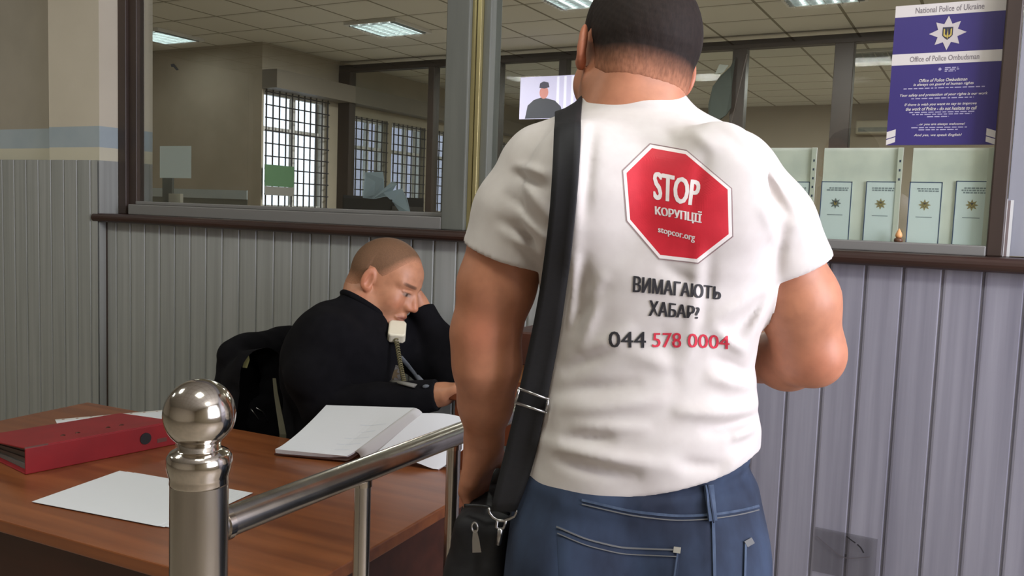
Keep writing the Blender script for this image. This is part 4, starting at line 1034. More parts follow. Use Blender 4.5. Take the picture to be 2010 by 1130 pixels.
# ribbed collar
cp_ = []
for k in range(40):
    a = 2*math.pi*k/40; c = mp(1241, 192, .035)
    cp_.append(c+np.array([.0725*math.cos(a), .072*math.sin(a), -.022*math.sin(a)-.024*math.cos(a)**2]))
cp_.append(cp_[0])
build('collar', MB().tube(cp_, .0075, 10, caps=False, flat=1.2), m_shirt, shirt, smooth=True)
ch = MB()
for k in range(60):
    a = 2*math.pi*k/60; c = mp(1243, 196, .037); p = c+np.array([.0705*math.cos(a), .0675*math.sin(a), -.03*math.sin(a)-.004])
    ch.lathe([(.0002, -.0018), (.0013, -.0012), (.0018, 0), (.0013, .0012), (.0002, .0018)], 6, org=tuple(p))
build('neck_chain', ch, m_metal, man, smooth=True)

# --- print on the back of the shirt, laid onto the cloth
bvh = BVHTree.FromPolygons([tuple(v) for v in Vs], [tuple(q) for q in Qs])
def onto(px_, py_, off=.0012, tree=None, back=-.12):
    d_ = unit(mray(px_, py_)); h = (tree or bvh).ray_cast(Vector(MC), Vector(d_), 3.0)
    if h[0] is None: return mp(px_, py_, back)
    return np.array(h[0])-d_*off
def laid(V, Fc, name, m, par, off=.0012, tree=None):
    mb = MB(); mb.add([onto(a, b, off, tree) for a, b in V], Fc); o = build(name, mb, m, par); return o
m_pr = mat('red_print', S(204, 30, 48), .6, c2=S(196, 26, 44), scale=(60, 60, 60)); m_pw = mat('white_print', S(236, 226, 222), .7); m_pk = mat('black_print', S(42, 40, 44), .65); m_line = mat('thin_grey_print', S(150, 120, 122), .7)
m_pr2 = mat('red_lettering', S(206, 44, 66), .65)
OCT = [(1279.7, 290.5), (1346, 302.5), (1428.3, 371.9), (1430.3, 459.4), (1367.2, 508.3), (1296, 500.1), (1237, 430.9), (1229.7, 339.4)]
oc = np.array(OCT).mean(0)
def ring(s0, s1, n_sub=14, rings=1):
    P = []; Fc = []; N = 8*n_sub
    for r in range(rings+1):
        s_ = s0+(s1-s0)*r/rings
        for k in range(8):
            a, b = np.array(OCT[k]), np.array(OCT[(k+1) % 8])
            for j in range(n_sub): P.append(oc+(a+(b-a)*j/n_sub-oc)*s_)
    for r in range(rings):
        for k in range(N): Fc.append((r*N+k, r*N+(k+1) % N, (r+1)*N+(k+1) % N, (r+1)*N+k))
    return P, Fc
P_, F_ = ring(0.0, 1.0, 14, 22); octo = laid(P_, F_, 'red_octagon_print', m_pr, shirt, .0007)
P_, F_ = ring(1.0, 1.065, 14, 2); laid(P_, F_, 'white_border_print', m_pw, octo, .0007)
P_, F_ = ring(1.075, 1.088, 14, 1); laid(P_, F_, 'thin_border_print', m_line, octo, .0007)
def quad_text(body_, TL, TR_, BR, BL, name, m, par, bold=0.0, off=.0011, shear=0.0, fat=0.0):
    V, Fc, _ = text2d(body_, bold, shear, .16)
    TL, TR_, BR, BL = map(np.array, (TL, TR_, BR, BL))
    P = [(BL*(1-a)+BR*a)*(1-b)+(TL*(1-a)+TR_*a)*b for a, b in V]
    if fat:
        n = len(P); P = [p+np.array([d, 0]) for d in (-fat, -fat/2, 0, fat/2, fat) for p in P]; Fc = [tuple(i+k*n for i in f) for k in range(5) for f in Fc]
    return laid(P, Fc, name, m, par, off)
quad_text('STOP', (1283, 336), (1375, 355), (1368, 405), (1284, 391), 'stop_lettering', m_pw, octo, .008, fat=1.5)
quad_text('КОРУПЦІЇ', (1286, 400), (1377, 415), (1376, 441), (1287, 424), 'lettering', m_pw, octo, 0, fat=1.0)
quad_text('stopcor.org', (1292, 446), (1364, 462), (1363, 477), (1292, 459), 'lettering', m_pw, octo, 0, fat=.5)
quad_text('ВИМАГАЮТЬ', (1244.5, 541), (1415, 563), (1414, 588), (1243, 573), 'black_lettering', m_pk, shirt, 0, fat=1.25)
quad_text('ХАБАР?', (1275.6, 589), (1373, 602), (1371, 625.5), (1274, 620), 'black_lettering', m_pk, shirt, 0, fat=1.25)
quad_text('044', (1194.5, 650), (1268, 651), (1267.5, 683), (1195.5, 681.5), 'black_number', m_pk, shirt, 0, fat=.6)
quad_text('578', (1282, 653), (1337, 653), (1336.7, 682.5), (1280.5, 681), 'red_number', m_pr2, shirt, 0, fat=.6)
quad_text('0004', (1351, 654), (1431.5, 659), (1431.5, 685.5), (1350, 681.5), 'red_number', m_pr2, shirt, 0, fat=.6)

# --- jeans
fj = Field((-.3, -.2, .04), (.3, .26, 1.06), .0048)
X, Y, Z = fj.all(); wz = mp(1250, 885, -.1)[2]
sm_ = np.clip((Z-(wz-.075))/.045, 0, 1); dj = torso(X, Y, Z, off=.004-.0175*sm_*sm_*(3-2*sm_)); dj = np.maximum(np.maximum(dj, Z-(wz)), (hip_z-.11)-Z)
fj.f = dj.astype(np.float32)
cxh = float(np.interp(hip_z-.1, rows[:, 0], rows[:, 1]))
for q in (-1, 1):
    fj.chain([(cxh+q*.083, .004, hip_z-.04), (cxh+q*.09, .006, hip_z-.17), (cxh+q*.1, .01, .48), (cxh+q*.108, .03, .08)], [.1, .106, .075, .066], .04)
    fj.ell((cxh+q*.085, -.055, hip_z-.075), np.eye(3), (.1, .1, .11), .04)
for x0, y0_, x1, y1_, A, wdt in ((1100, 990, 1250, 1010, 2, 9), (1330, 1020, 1470, 1000, -2, 9), (1370, 960, 1480, 940, 3, 8), (1400, 975, 1485, 960, -3, 8), (1260, 985, 1380, 975, 2.5, 9), (1290, 1000, 1380, 995, -2.5, 8), (1385, 950, 1392, 1100, 2, 9)):
    a = mp(x0, y0_, -.12); b = mp(x1, y1_, -.12); bx, bz = b[0]-a[0], b[2]-a[2]; t_ = np.clip(((X-a[0])*bx+(Z-a[2])*bz)/(bx*bx+bz*bz), 0, 1)
    fj.f -= (A*.001*np.exp(-((X-a[0]-t_*bx)**2+(Z-a[2]-t_*bz)**2)/(wdt*.001)**2)*(Y < 0)).astype(np.float32)
fj.f -= (.0016*wob(X, Y, Z, 32, 1.0)).astype(np.float32)
fj.rc((cxh-.108, .03, .085), (cxh-.108, .03, -.02), .056, .056, .003, 'sub'); fj.rc((cxh+.108, .03, .085), (cxh+.108, .03, -.02), .056, .056, .003, 'sub')
Vj, Qj = fj.mesh(1)
jeans = build('jeans', (Vj, Qj), m_denim, man, smooth=True); jeans['label'] = 'faded blue denim jeans'
jt = BVHTree.FromPolygons([tuple(v) for v in Vj], [tuple(q) for q in Qj])
def ribbon(pts, wpx, name, m, par, off=.001, n=24, tree=jt, thick=.001):
    """a strip laid on the cloth along a picture path"""
    pts = np.array(pts, float); cum = np.r_[0, np.cumsum(np.linalg.norm(np.diff(pts, axis=0), axis=1))]
    g = []
    for k in range(n+1):
        s_ = cum[-1]*k/n; g.append([np.interp(s_, cum, pts[:, 0]), np.interp(s_, cum, pts[:, 1])])
    g = np.array(g)
    for _ in range(4): g[1:-1] = .25*g[:-2]+.5*g[1:-1]+.25*g[2:]
    t_ = np.gradient(g, axis=0); t_ /= np.linalg.norm(t_, axis=1)[:, None]; nn = np.stack([-t_[:, 1], t_[:, 0]], 1)
    mb = MB(); P = [onto(*(g[k]+nn[k]*wpx*e), off, tree) for e in (-.5, 0, .5) for k in range(n+1)]
    Fc = [(r*(n+1)+k, r*(n+1)+k+1, (r+1)*(n+1)+k+1, (r+1)*(n+1)+k) for r in range(2) for k in range(n)]
    mb.add(P, Fc); o = build(name, mb, m, par); so = o.modifiers.new('thick', 'SOLIDIFY'); so.thickness = thick; so.offset = 0
    return o
ribbon([(1142, 981), (1240, 1004), (1330, 1013), (1400, 1010), (1470, 999), (1490, 992)], 5, 'waistband_seam', m_denim_worn, jeans, .0015)
ribbon([(1142, 989), (1240, 1012), (1330, 1022), (1400, 1018), (1470, 1007), (1490, 1000)], 2.2, 'waistband_stitching', m_stitch, jeans, .0015)
ribbon([(1400, 1020), (1403, 1130)], 6, 'centre_seam', m_denim_worn, jeans, .002)
ribbon([(1391, 951), (1399, 1022)], 16, 'belt_loop', m_denim_worn, jeans, .006, thick=.004)
ribbon([(1390, 951), (1402, 1026)], 3, 'loop_shadow_edge', m_denim, jeans, .0085, thick=.002)
# back pockets
def pocket(poly, name):
    mb = MB(); P = np.array(poly, float); c = P.mean(0); N = 10; V = []; Fc = []
    edge = []
    for k in range(len(P)):
        for j in range(8): edge.append(P[k]+(P[(k+1) % len(P)]-P[k])*j/8)
    n = len(edge)
    for r in range(N+1):
        for e in edge: V.append(onto(*(c+(e-c)*r/N), .0022 if r < N else .0004, jt))
    for r in range(N):
        for k in range(n): Fc.append((r*n+k, r*n+(k+1) % n, (r+1)*n+(k+1) % n, (r+1)*n+k))
    mb.add(V, Fc); return build(name, mb, m_denim, jeans, smooth=True)
pk1 = pocket([(1092, 1030), (1150, 1055), (1220, 1072), (1335, 1076), (1326, 1180), (1210, 1215), (1100, 1180)], 'back_pocket')
ribbon([(1092, 1033), (1150, 1058), (1220, 1075), (1335, 1079)], 3, 'pocket_stitching', m_stitch, pk1, .0035)
ribbon([(1094, 1046), (1150, 1070), (1220, 1087), (1330, 1092)], 2, 'pocket_stitching', m_stitch, pk1, .0035)
ribbon([(1322, 1078), (1336, 1080)], 12, 'bar_tack', mat('pale_bar_tack', S(146, 142, 130), .8), pk1, .004, n=4)
ribbon([(1331, 1080), (1324, 1130), (1320, 1175)], 3, 'pocket_stitching', m_denim_worn, pk1, .0035)
pk2 = pocket([(1466, 1062), (1492, 1050), (1496, 1120), (1480, 1180), (1456, 1160)], 'back_pocket')
ribbon([(1464, 1068), (1478, 1060)], 13, 'bar_tack', m_stitch, pk2, .004, n=4)
ribbon([(1464, 1066), (1462, 1140)], 4, 'pocket_stitching', m_denim_worn, pk2, .0035)
# shoes
for q in (-1, 1):
    f = Field((cxh+q*.108-.08, -.1, 0), (cxh+q*.108+.08, .28, .14), .005)
    f.rc((cxh+q*.108, .02, .06), (cxh+q*.108, .04, .1), .05, .048, .02); f.rc((cxh+q*.108, 0, .04), (cxh+q*.112, .19, .034), .044, .04, .03)
    P = f.P((slice(None),)*3); f.f = np.maximum(f.f, .004-P[2]+0*P[0]+0*P[1]).astype(np.float32)
    build('shoe', f.mesh(1), m_nylon, man, smooth=True)

# ------------------------------------------------------------------ shoulder bag
bag = thing('shoulder_bag', 'black nylon shoulder bag hanging at the left hip of the standing man', 'bag', tuple(MO), MRZ)
bc = mp(956, 1074, .055)
fg = Field(bc-np.array([.13, .13, .2]), bc+np.array([.13, .13, .16]), .004)
X, Y, Z = fg.all()
def rbox(X, Y, Z, c, hx_, hy_, hz_, r, ang=0.0):
    ca, sa = math.cos(ang), math.sin(ang); x, z = (X-c[0])*ca+(Z-c[2])*sa, -(X-c[0])*sa+(Z-c[2])*ca; y = Y-c[1]
    qx, qy, qz = np.abs(x)-hx_+r, np.abs(y)-hy_+r, np.abs(z)-hz_+r
    return np.sqrt(np.maximum(qx, 0)**2+np.maximum(qy, 0)**2+np.maximum(qz, 0)**2)+np.minimum(np.maximum(qx, np.maximum(qy, qz)), 0)-r
fg.f = (rbox(X, Y, Z, bc, .045, .10, .085, .028, math.radians(-4))-.0025*wob(X, Y, Z, 45)-.0012*wob(X, Y, Z, 110, 1)).astype(np.float32)
fg.ell(bc+np.array([-.012, -.04, -.03]), np.eye(3), (.045, .07, .055), .03)
gb = build('bag_body', fg.mesh(1), m_nylon, bag, smooth=True)
zp = MB()
zt = [mp(912+i*8, 992-6*math.sin(i/11*math.pi)+i*1.5, -.052+.012*abs(i-5)/5) for i in range(12)]
build('zipper', MB().tube(zt, .0028, 8), m_black, bag, smooth=True)
z0_, z1_ = mp(931, 1024, -.062), mp(936, 1080, -.064)
pull = MB()
ax3 = unit(z1_-z0_); sd = unit(np.cross(ax3, [0, 1, 0]))
def zfn(a, b, h): p = z0_+sd*a+ax3*b+np.array([0, h, 0]); return tuple(p)
pull.prism([(-.003, .012), (.003, .012), (.0055, .028), (.0068, .046), (-.0068, .046), (-.0055, .028)], zfn, -.0012, .0012)
pull.tube([z0_+sd*.0045*math.cos(t_)+ax3*(.008+.0075*math.sin(t_)) for t_ in np.linspace(0, 2*math.pi, 17)], .0014, 6, caps=False)
build('zipper_pull', pull, m_metal, bag, auto=40)
hk = MB()
hA = [mp(x, y, -.072) for x, y in ((960, 996), (961, 1006), (968, 1015), (978, 1021), (990, 1022), (1001, 1018), (1010, 1014), (1014, 1006), (1013, 1000))]
hk.tube(hA, .0022, 8)
hk.tube([mp(x, y, -.072) for x, y in ((977, 1020), (974, 1034), (982, 1039), (989, 1036), (994, 1021))], .0022, 8)
hk.tube([mp(983, 1037, -.072), mp(978, 1068, -.07)], [.0046, .0038], 10)
build('snap_hook', hk, m_metal, bag, smooth=True)
# strap: over the shoulder, down the back to the hook, down the chest to the bag
CP = [(1115, 226, 50), (1114, 260, 52), (1111, 320, 52), (1106, 400, 50), (1097, 480, 51), (1087, 560, 52), (1074, 640, 55), (1060, 710, 58), (1046, 775, 58), (1031, 845, 60), (1015, 915, 62), (999, 970, 60), (988, 1003, 50)]
def sy(x, y, back):
    d_ = unit(mray(x, y)); h = bvh.ray_cast(Vector(MC), Vector(d_), 3.0)
    return h[0][1]-.006 if h[0] is not None else back
yy = []
for x, y, wd_ in CP:
    ys_ = [sy(x+e*wd_, y, 9) for e in (-.4, 0, .4)]; yy.append(min(min(ys_), -.04))
yy = np.array(yy); yy[0] = max(yy[0], -.02)
for _ in range(1): yy[2:-1] = np.minimum(yy[2:-1], .25*yy[1:-2]+.5*yy[2:-1]+.25*yy[3:])
yy[-2:] = (-.078, -.073)
Lft = []; Rgt = []
for (x, y, wd_), y_ in zip(CP, yy):
    Lft.append(mp(x-wd_/2, y, y_)); Rgt.append(mp(x+wd_/2, y, y_))
topz = mp(1115, 222, .02)
pre = []
for dx, dy, dz in ((-.11, .12, -.63), (-.06, .15, -.54), (.03, .165, -.42), (.03, .165, -.30), (.02, .15, -.2), (0, .12, -.07), (0, .08, -.012), (.0, .045, .004), (0, .012, .005)):
    c = topz+np.array([dx, dy-.02, dz]); pre.append((c-np.array([.02, 0, 0]), c+np.array([.02, 0, 0])))
Lp = [a for a, b in pre]+Lft; Rp = [b for a, b in pre]+Rgt
def dens(P, n=90):
    P = np.array(P); cum = np.r_[0, np.cumsum(np.linalg.norm(np.diff(P, axis=0), axis=1))]; s_ = np.linspace(0, cum[-1], n)
    Q_ = np.stack([np.interp(s_, cum, P[:, k]) for k in range(3)], 1)
    for _ in range(3): Q_[1:-1] = .25*Q_[:-2]+.5*Q_[1:-1]+.25*Q_[2:]
    return Q_
Ld, Rd = dens(Lp), dens(Rp); n = len(Ld); sp = []
for k in range(n):
    row = []
    for e in (0, .25, .5, .75, 1):
        p = Ld[k]*(1-e)+Rd[k]*e; d_ = unit(p-MC); L_ = np.linalg.norm(p-MC)
        h = bvh.ray_cast(Vector(MC), Vector(d_), 3.0)
        if h[0] is not None and p[1] < .0 and h[3] < L_+.0065: p = MC+d_*(h[3]-.0065)
        h = bvh.ray_cast(Vector((p[0], p[1], 2.0)), Vector((0, 0, -1)), 3.0)
        if h[0] is not None and -.07 < p[1] < .14 and h[0][2] > 1.40 and p[2] < h[0][2]+.006: p = np.array([p[0], p[1], h[0][2]+.006])
        row.append(p)
    sp.append(row)
sp = np.array(sp)
for _ in range(2): sp[1:-1] = .25*sp[:-2]+.5*sp[1:-1]+.25*sp[2:]
for k in range(n):
    for j in range(5):
        p = sp[k][j]; d_ = unit(p-MC); h = bvh.ray_cast(Vector(MC), Vector(d_), 3.0)
        if h[0] is not None and p[1] < .0 and h[3] < np.linalg.norm(p-MC)+.007: sp[k][j] = MC+d_*(h[3]-.007)
mb = MB(); Vv = [sp[k][r] for r in range(5) for k in range(n)]
mb.add(Vv, [(r*n+k, r*n+k+1, (r+1)*n+k+1, (r+1)*n+k) for r in range(4) for k in range(n-1)])
strap = build('strap', mb, m_nylon, bag, smooth=True); so = strap.modifiers.new('thick', 'SOLIDIFY'); so.thickness = .003; so.offset = 0
# buckle slider
def bk(x, y, o_=0.0):
    y_ = np.interp(y, [c[1] for c in CP], yy)-.013-o_; return mp(x, y, y_)
bq = [(1019, 762), (1076, 783), (1072, 809), (1012, 790)]
b_m = MB(); ps_ = [bk(*p) for p in bq]; ps_.append(ps_[0])
for a, b in zip(ps_[:-1], ps_[1:]): b_m.tube([a, b], .0021, 8)
for p in ps_[:-1]: b_m.lathe([(.0003, -.0023), (.0018, -.0016), (.0024, 0), (.0018, .0016), (.0003, .0023)], 8, org=tuple(p))
build('buckle', b_m, m_metal, strap, smooth=True)
# ------------------------------------------------------------------ the seated officer
m_knit = mat('black_knit', S(12,11,14), .95, c2=S(17,16,19), scale=(30, 30, 30), spec=.15, bump=.0006, bscale=(260, 260, 260))
m_trouser = mat('dark_trousers', S(22,23,28), .9)
m_buzz = mat('buzzed_hair', S(232,232,232), .8, c2=S(255,255,255), scale=(300, 300, 300), vcol=True, bump=.0006, bscale=(900, 900, 900))
oO = np.array([-1.66, 1.98, 0.0])
off = thing('person', 'seated man in black sweater with buzzed hair, holding a white telephone to his ear', 'person', tuple(oO))
def op(x, y, D): return atD(x, y, D)-oO
OM = np.array([unit(v) for v in (
    (math.cos(math.radians(8.3))*math.cos(math.radians(14.3)), math.sin(math.radians(8.3))*math.cos(math.radians(14.3)), -math.sin(math.radians(14.3))), (0, 0, 0.1), (0, 0, .1))])
def _Rm(a, b, c):
    ca, sa, cb, sb, cc, sc = math.cos(a), math.sin(a), math.cos(b), math.sin(b), math.cos(c), math.sin(c)
    return np.array([[ca, -sa, 0], [sa, ca, 0], [0, 0, 1]])@np.array([[cb, 0, sb], [0, 1, 0], [-sb, 0, cb]])@np.array([[1, 0, 0], [0, cc, -sc], [0, sc, cc]])
OM = _Rm(math.radians(6), math.radians(20), math.radians(-12)).T
OS = 1.06; oh = atD(758, 553, 2.575)-oO
oskin = S(192, 134, 101)
sR, sL = op(645, 668, 2.40), op(788, 668, 2.70)
eR, wR = op(640, 800, 2.36), op(864, 774, 2.29)
eL = op(886, 742, 2.62); wL = op(822, 600, 2.66)
nk = op(676, 640, 2.53)
fo = Field(oh-np.array([.17, .16, .26]), oh+np.array([.19, .17, .17]), .0024)
OW = head(fo, oh, OM, OS, neck=[op(713, 612, 2.555), op(698, 645, 2.53), op(688, 700, 2.5)], nr=(.058, .06, .064, .07), fat=.006)
fo0 = Field(fo.lo, fo.lo+np.array([n-1 for n in fo.n])*fo.h*.9999, fo.h)
head(fo0, oh, OM, OS, neck=[op(713, 612, 2.555), op(698, 645, 2.53), op(688, 700, 2.5)], nr=(.058, .06, .064, .07), fat=.006, ears=False)
fo0.rc(OW(-.06, -.02, -.05), op(698, 632, 2.53), .043, .05, .03)
fo.rc(OW(-.06, -.02, -.05), op(698, 632, 2.53), .043, .05, .03)
fob = Field((-.3, -.42, 0), (.62, .3, 1.15), .0045)
def torso_o(fd, g=0.0):
    fd.rc(op(640, 940, 2.5), op(662, 725, 2.52), .145+g, .14+g, .02)
    fd.ell(op(672, 718, 2.52), np.eye(3), (.125+g, .18+g, .15+g), .05)
    fd.rc(sR, sL, .08+g, .08+g, .06)
    fd.rc(op(650, 632, 2.52), op(690, 655, 2.53), .055+g, .055+g, .05)
    fd.ell(op(636, 705, 2.48), np.eye(3), (.09+g, .14+g, .15+g), .05)
def arms_o(fd, g=0.0):
    fd.chain([sR, op(618, 735, 2.36), eR], [.07+g, .068+g, .056+g], .03); fd.chain([eR, op(740, 795, 2.33), wR], [.055+g, .05+g, .033+g], .02)
    fd.chain([sL, op(855, 715, 2.68), eL], [.07+g, .06+g, .052+g], .03); fd.chain([eL, op(862, 670, 2.66), wL], [.05+g, .046+g, .031+g], .02)
torso_o(fob, -.02); arms_o(fob, -.006)
for q in (-1, 1):
    hp = op(615, 950, 2.5)*[1, 1, 0]+np.array([0, q*.1, .56]); kn = hp+np.array([.40, q*.03-.02, .0])
    fob.rc(hp, kn, .08, .062, .03); fob.rc(kn, kn+np.array([-.02, 0, -.43]), .058, .038, .02); fob.rc(kn+np.array([-.02, 0, -.48]), kn+np.array([.12, 0, -.5]), .04, .03, .02)
dwr = unit(wR-eR)
hand(fob, wR, unit(dwr+np.array([.25, .05, .32])), (.1, -.2, -1), (.2, 1, .1), .97, curl=(.45, .7, .5))
fob.rc(wR-dwr*.05, wR+dwr*.01, .031, .029, .02)
hs_ear = OW(-.01, .084, -.01)                      # far ear: the handset is pressed there
dL = unit(OW(-.005, .118, -.02)-wL)
hand(fob, wL, unit(dL*.8+np.array([-.1, .0, .6])), (-.25, -1, .0), (.9, -.2, .5), .97, curl=(.5, .75, .55))
fob.rc(eL+(wL-eL)*.85, wL, .033, .03, .02)
Vh, Qh = fo.mesh(2); Vb, Qb = fob.mesh(2)
Ch = head_paint(Vh, oh, OM, OS, oskin, S(150, 80, 70), S(70, 46, 34), S(120, 92, 72), lambda f, l, u: .28*np.clip((-.045-u)/.03, 0, 1)*(f > .0))
build('body', join((Vh, Qh), (Vb, Qb)), m_skin, off, smooth=True, col=np.concatenate([Ch, np.tile(np.array(oskin), (len(Vb), 1))]))
# buzzed hair
X, Y, Z = fo.all(); D = oh
hf, hl, hu = [((X-D[0])*OM[i][0]+(Y-D[1])*OM[i][1]+(Z-D[2])*OM[i][2])/OS for i in range(3)]
line = np.interp(hf, [-.12, -.06, -.03, -.025, .02, .03, .05, .066, .1], [-.05, -.045, -.03, .026, .012, .022, .05, .083, .1])
up = np.clip((hu-line)/.05, -1, 1)
th = np.where(up > 0, -.0002+.0036*np.clip(up, 0, 1)**.8, -.004+up*.05)
f2 = fo0.like(np.maximum((fo0.f-th), -(fo0.f+.006)))
hV, hQ = f2.mesh(1); OLINE = ([-.12, -.06, -.02, .01, .025, .05, .066, .1], [-.05, -.046, -.034, -.012, .006, .05, .083, .1])
h_ = build('hair', (hV, hQ), m_buzz, off, smooth=True, col=hair_cols(hV, oh, OM, OS, oskin, S(122, 88, 62), OLINE, .0, .9)); h_['label'] = 'very short buzzed hair'
# sweater
fw_ = Field((-.3, -.42, .5), (.62, .34, 1.15), .0045)
torso_o(fw_, .0); arms_o(fw_, .008)
X, Y, Z = fw_.all()
fw_.f -= (.003*wob(X, Y, Z, 24)+.0016*wob(X, Y, Z, 55, 1.3)).astype(np.float32)
fw_.f = np.maximum(fw_.f, .53-Z).astype(np.float32)
axn = unit(op(738, 566, 2.56)-op(690, 640, 2.53)); rc0 = op(714, 600, 2.548); fw_.rc(op(680, 685, 2.5), rc0, .085, .072, .04); GX, GY, GZ = fw_.all(); rr2 = (GX-rc0[0])**2+(GY-rc0[1])**2+(GZ-rc0[2])**2; fw_.f = np.where(rr2 < .1**2, np.maximum(fw_.f, (GX-rc0[0])*axn[0]+(GY-rc0[1])*axn[1]+(GZ-rc0[2])*axn[2]-.003), fw_.f).astype(np.float32); fw_.rc(rc0-axn*.012, rc0+axn*.16, .0655, .075, .004, 'sub')
pw = wR-dwr*.006; fw_.f = np.where(((X-pw[0])*dwr[0]+(Y-pw[1])*dwr[1]+(Z-pw[2])*dwr[2] > 0) & (X > pw[0]-.05) & (Y < pw[1]+.12) & (Z < pw[2]+.08), np.maximum(fw_.f, .01), fw_.f)
dl_ = unit(wL-eL); pw = wL-dl_*.01; fw_.f = np.where(((X-pw[0])*dl_[0]+(Y-pw[1])*dl_[1]+(Z-pw[2])*dl_[2] > 0) & (Y > pw[1]-.09) & (X > pw[0]-.09), np.maximum(fw_.f, .01), fw_.f)
sw_ = build('sweater', fw_.mesh(2), m_knit, off, smooth=True); sw_['label'] = 'black knitted sweater'
col_ = []
for k in range(32):
    a = 2*math.pi*k/32; e1_ = unit(np.cross(axn, [0, 1, 0])); e2_ = np.cross(axn, e1_)
    col_.append(rc0+.0715*(e1_*math.cos(a)+e2_*math.sin(a)))
col_.append(col_[0])
build('collar', MB().tube(col_, .0095, 10, caps=False), m_knit, sw_, smooth=True)
# trousers and shoes, under the desk
ft = Field((-.3, -.42, .0), (.62, .34, .75), .006)
for q in (-1, 1):
    hp = op(615, 950, 2.5)*[1, 1, 0]+np.array([0, q*.1, .56]); kn = hp+np.array([.40, q*.03-.02, .0])
    ft.rc(hp, kn, .098, .075, .03); ft.rc(kn, kn+np.array([-.02, 0, -.40]), .07, .056, .02)
ft.ell(op(615, 950, 2.5)*[1, 1, 0]+np.array([0, 0, .57]), np.eye(3), (.15, .18, .1), .04)
build('trousers', ft.mesh(1), m_trouser, off, smooth=True)
for q in (-1, 1):
    kn = op(615, 950, 2.5)*[1, 1, 0]+np.array([.40, q*.13-.02, .56]); f = Field(kn+np.array([-.12, -.07, -.57]), kn+np.array([.22, .07, -.42]), .006)
    f.rc(kn+np.array([-.03, 0, -.5]), kn+np.array([.14, 0, -.52]), .05, .04, .02); P = f.P((slice(None),)*3); f.f = np.maximum(f.f, .003-P[2]+0*P[0]+0*P[1]).astype(np.float32)
    build('shoe', f.mesh(1), m_nylon, off, smooth=True)
# badge on the chest, with a grey clip strap
bt = BVHTree.FromPolygons([tuple(v.co) for v in sw_.data.vertices], [tuple(p.vertices) for p in sw_.data.polygons])
oC = CAMP-oO
def on_o(x, y, lift=.004):
    d_ = unit(ray(x, y)); h = bt.ray_cast(Vector(oC), Vector(d_), 4.0)
    return (np.array(h[0])-d_*lift) if h[0] is not None else op(x, y, 2.4)
bp = on_o(772, 733, .008); bd = -unit(ray(772, 733)); Mb = Vector(bd).to_track_quat('Z', 'Y').to_matrix().to_4x4()
bg = MB(); bg.lathe([(.0265, -.004), (.0275, .0), (.0262, .0022), (.023, .0022), (.022, .001), (.0001, .001)], 28, M=Mb, org=tuple(bp))
bdg = build('badge', bg, m_metal, off, auto=35); bdg['label'] = 'round shiny metal badge on the chest'
sb_ = MB(); pts = [(.0205 if k % 2 == 0 else .011)*np.array([math.cos(math.pi/2+k*math.pi/8), math.sin(math.pi/2+k*math.pi/8)]) for k in range(16)]
sb_.prism([tuple(p) for p in pts], lambda a, b, h: tuple(np.array(Mb @ Vector((a, b, h)))+bp), .001, .0032)
build('badge_star', sb_, m_chrome, bdg)
cl = MB(); pth = [on_o(x, y, .006) for x, y in ((786, 700), (800, 716), (818, 738), (836, 758))]
cl.tube(pth, .009, 8, flat=.5); build('grey_strap', cl, mat('grey_webbing', S(92, 96, 100), .7), off, smooth=True)
cl = MB(); pth = [on_o(x, y, .004) for x, y in ((772, 748), (792, 752), (815, 757))]; cl.tube(pth, .012, 8, flat=.4); build('grey_strap', cl, mat('pale_grey_webbing', S(120, 118, 110), .7), off, smooth=True)

# ------------------------------------------------------------------ telephone handset
m_ivory = mat('ivory_plastic', S(222, 214, 190), .35)
hb = op(779, 653, 2.50)+oO; ht = OW(.0, .098, .0)+oO
hs = thing('telephone_handset', 'ivory telephone handset held under the chin of the seated man', 'telephone handset', tuple(hb))
ex_ = unit(ht-hb); sx_ = unit(np.cross(ex_, bd)); fx_ = np.cross(sx_, ex_); Lh = np.linalg.norm(ht-hb)
def hp_(a, b, c): return tuple(sx_*a+ex_*b+fx_*c)
mb = MB(); mb.prism([(-.02, -.028), (.02, -.028), (.0255, -.02), (.0255, .03), (.019, .04), (-.019, .04), (-.0255, .03), (-.0255, -.02)], lambda a, b, h: hp_(a, b, h), -.016, .016)
build('mouthpiece', mb, m_ivory, hs, bevel=.005)
mb = MB(); mb.prism([(-.0165, .03), (.0165, .03), (.0165, Lh-.03), (-.0165, Lh-.03)], lambda a, b, h: hp_(a, b, h), -.022, .002)
build('grip', mb, m_ivory, hs, bevel=.005)
mb = MB(); mb.prism([(-.024, Lh-.04), (.024, Lh-.04), (.024, Lh+.022), (-.024, Lh+.022)], lambda a, b, h: hp_(a, b, h), -.014, .012)
build('earpiece', mb, m_ivory, hs, bevel=.005)
mb = MB(); cs = hb+np.array(hp_(0, -.028, 0)); ce = op(800, 775, 2.42)+oO; pts = []
nT = 26
for k in range(nT*10+1):
    t_ = k/(nT*10); c = cs*(1-t_)+ce*t_+np.array([0, 0, -.012*math.sin(math.pi*t_)]); a = 2*math.pi*nT*t_
    pts.append(c-hb+.0055*(sx_*math.cos(a)+fx_*math.sin(a)))
mb.tube(pts, .0018, 5); build('coiled_cord', mb, mat('olive_cord', S(112, 104, 72), .5), hs, smooth=True)

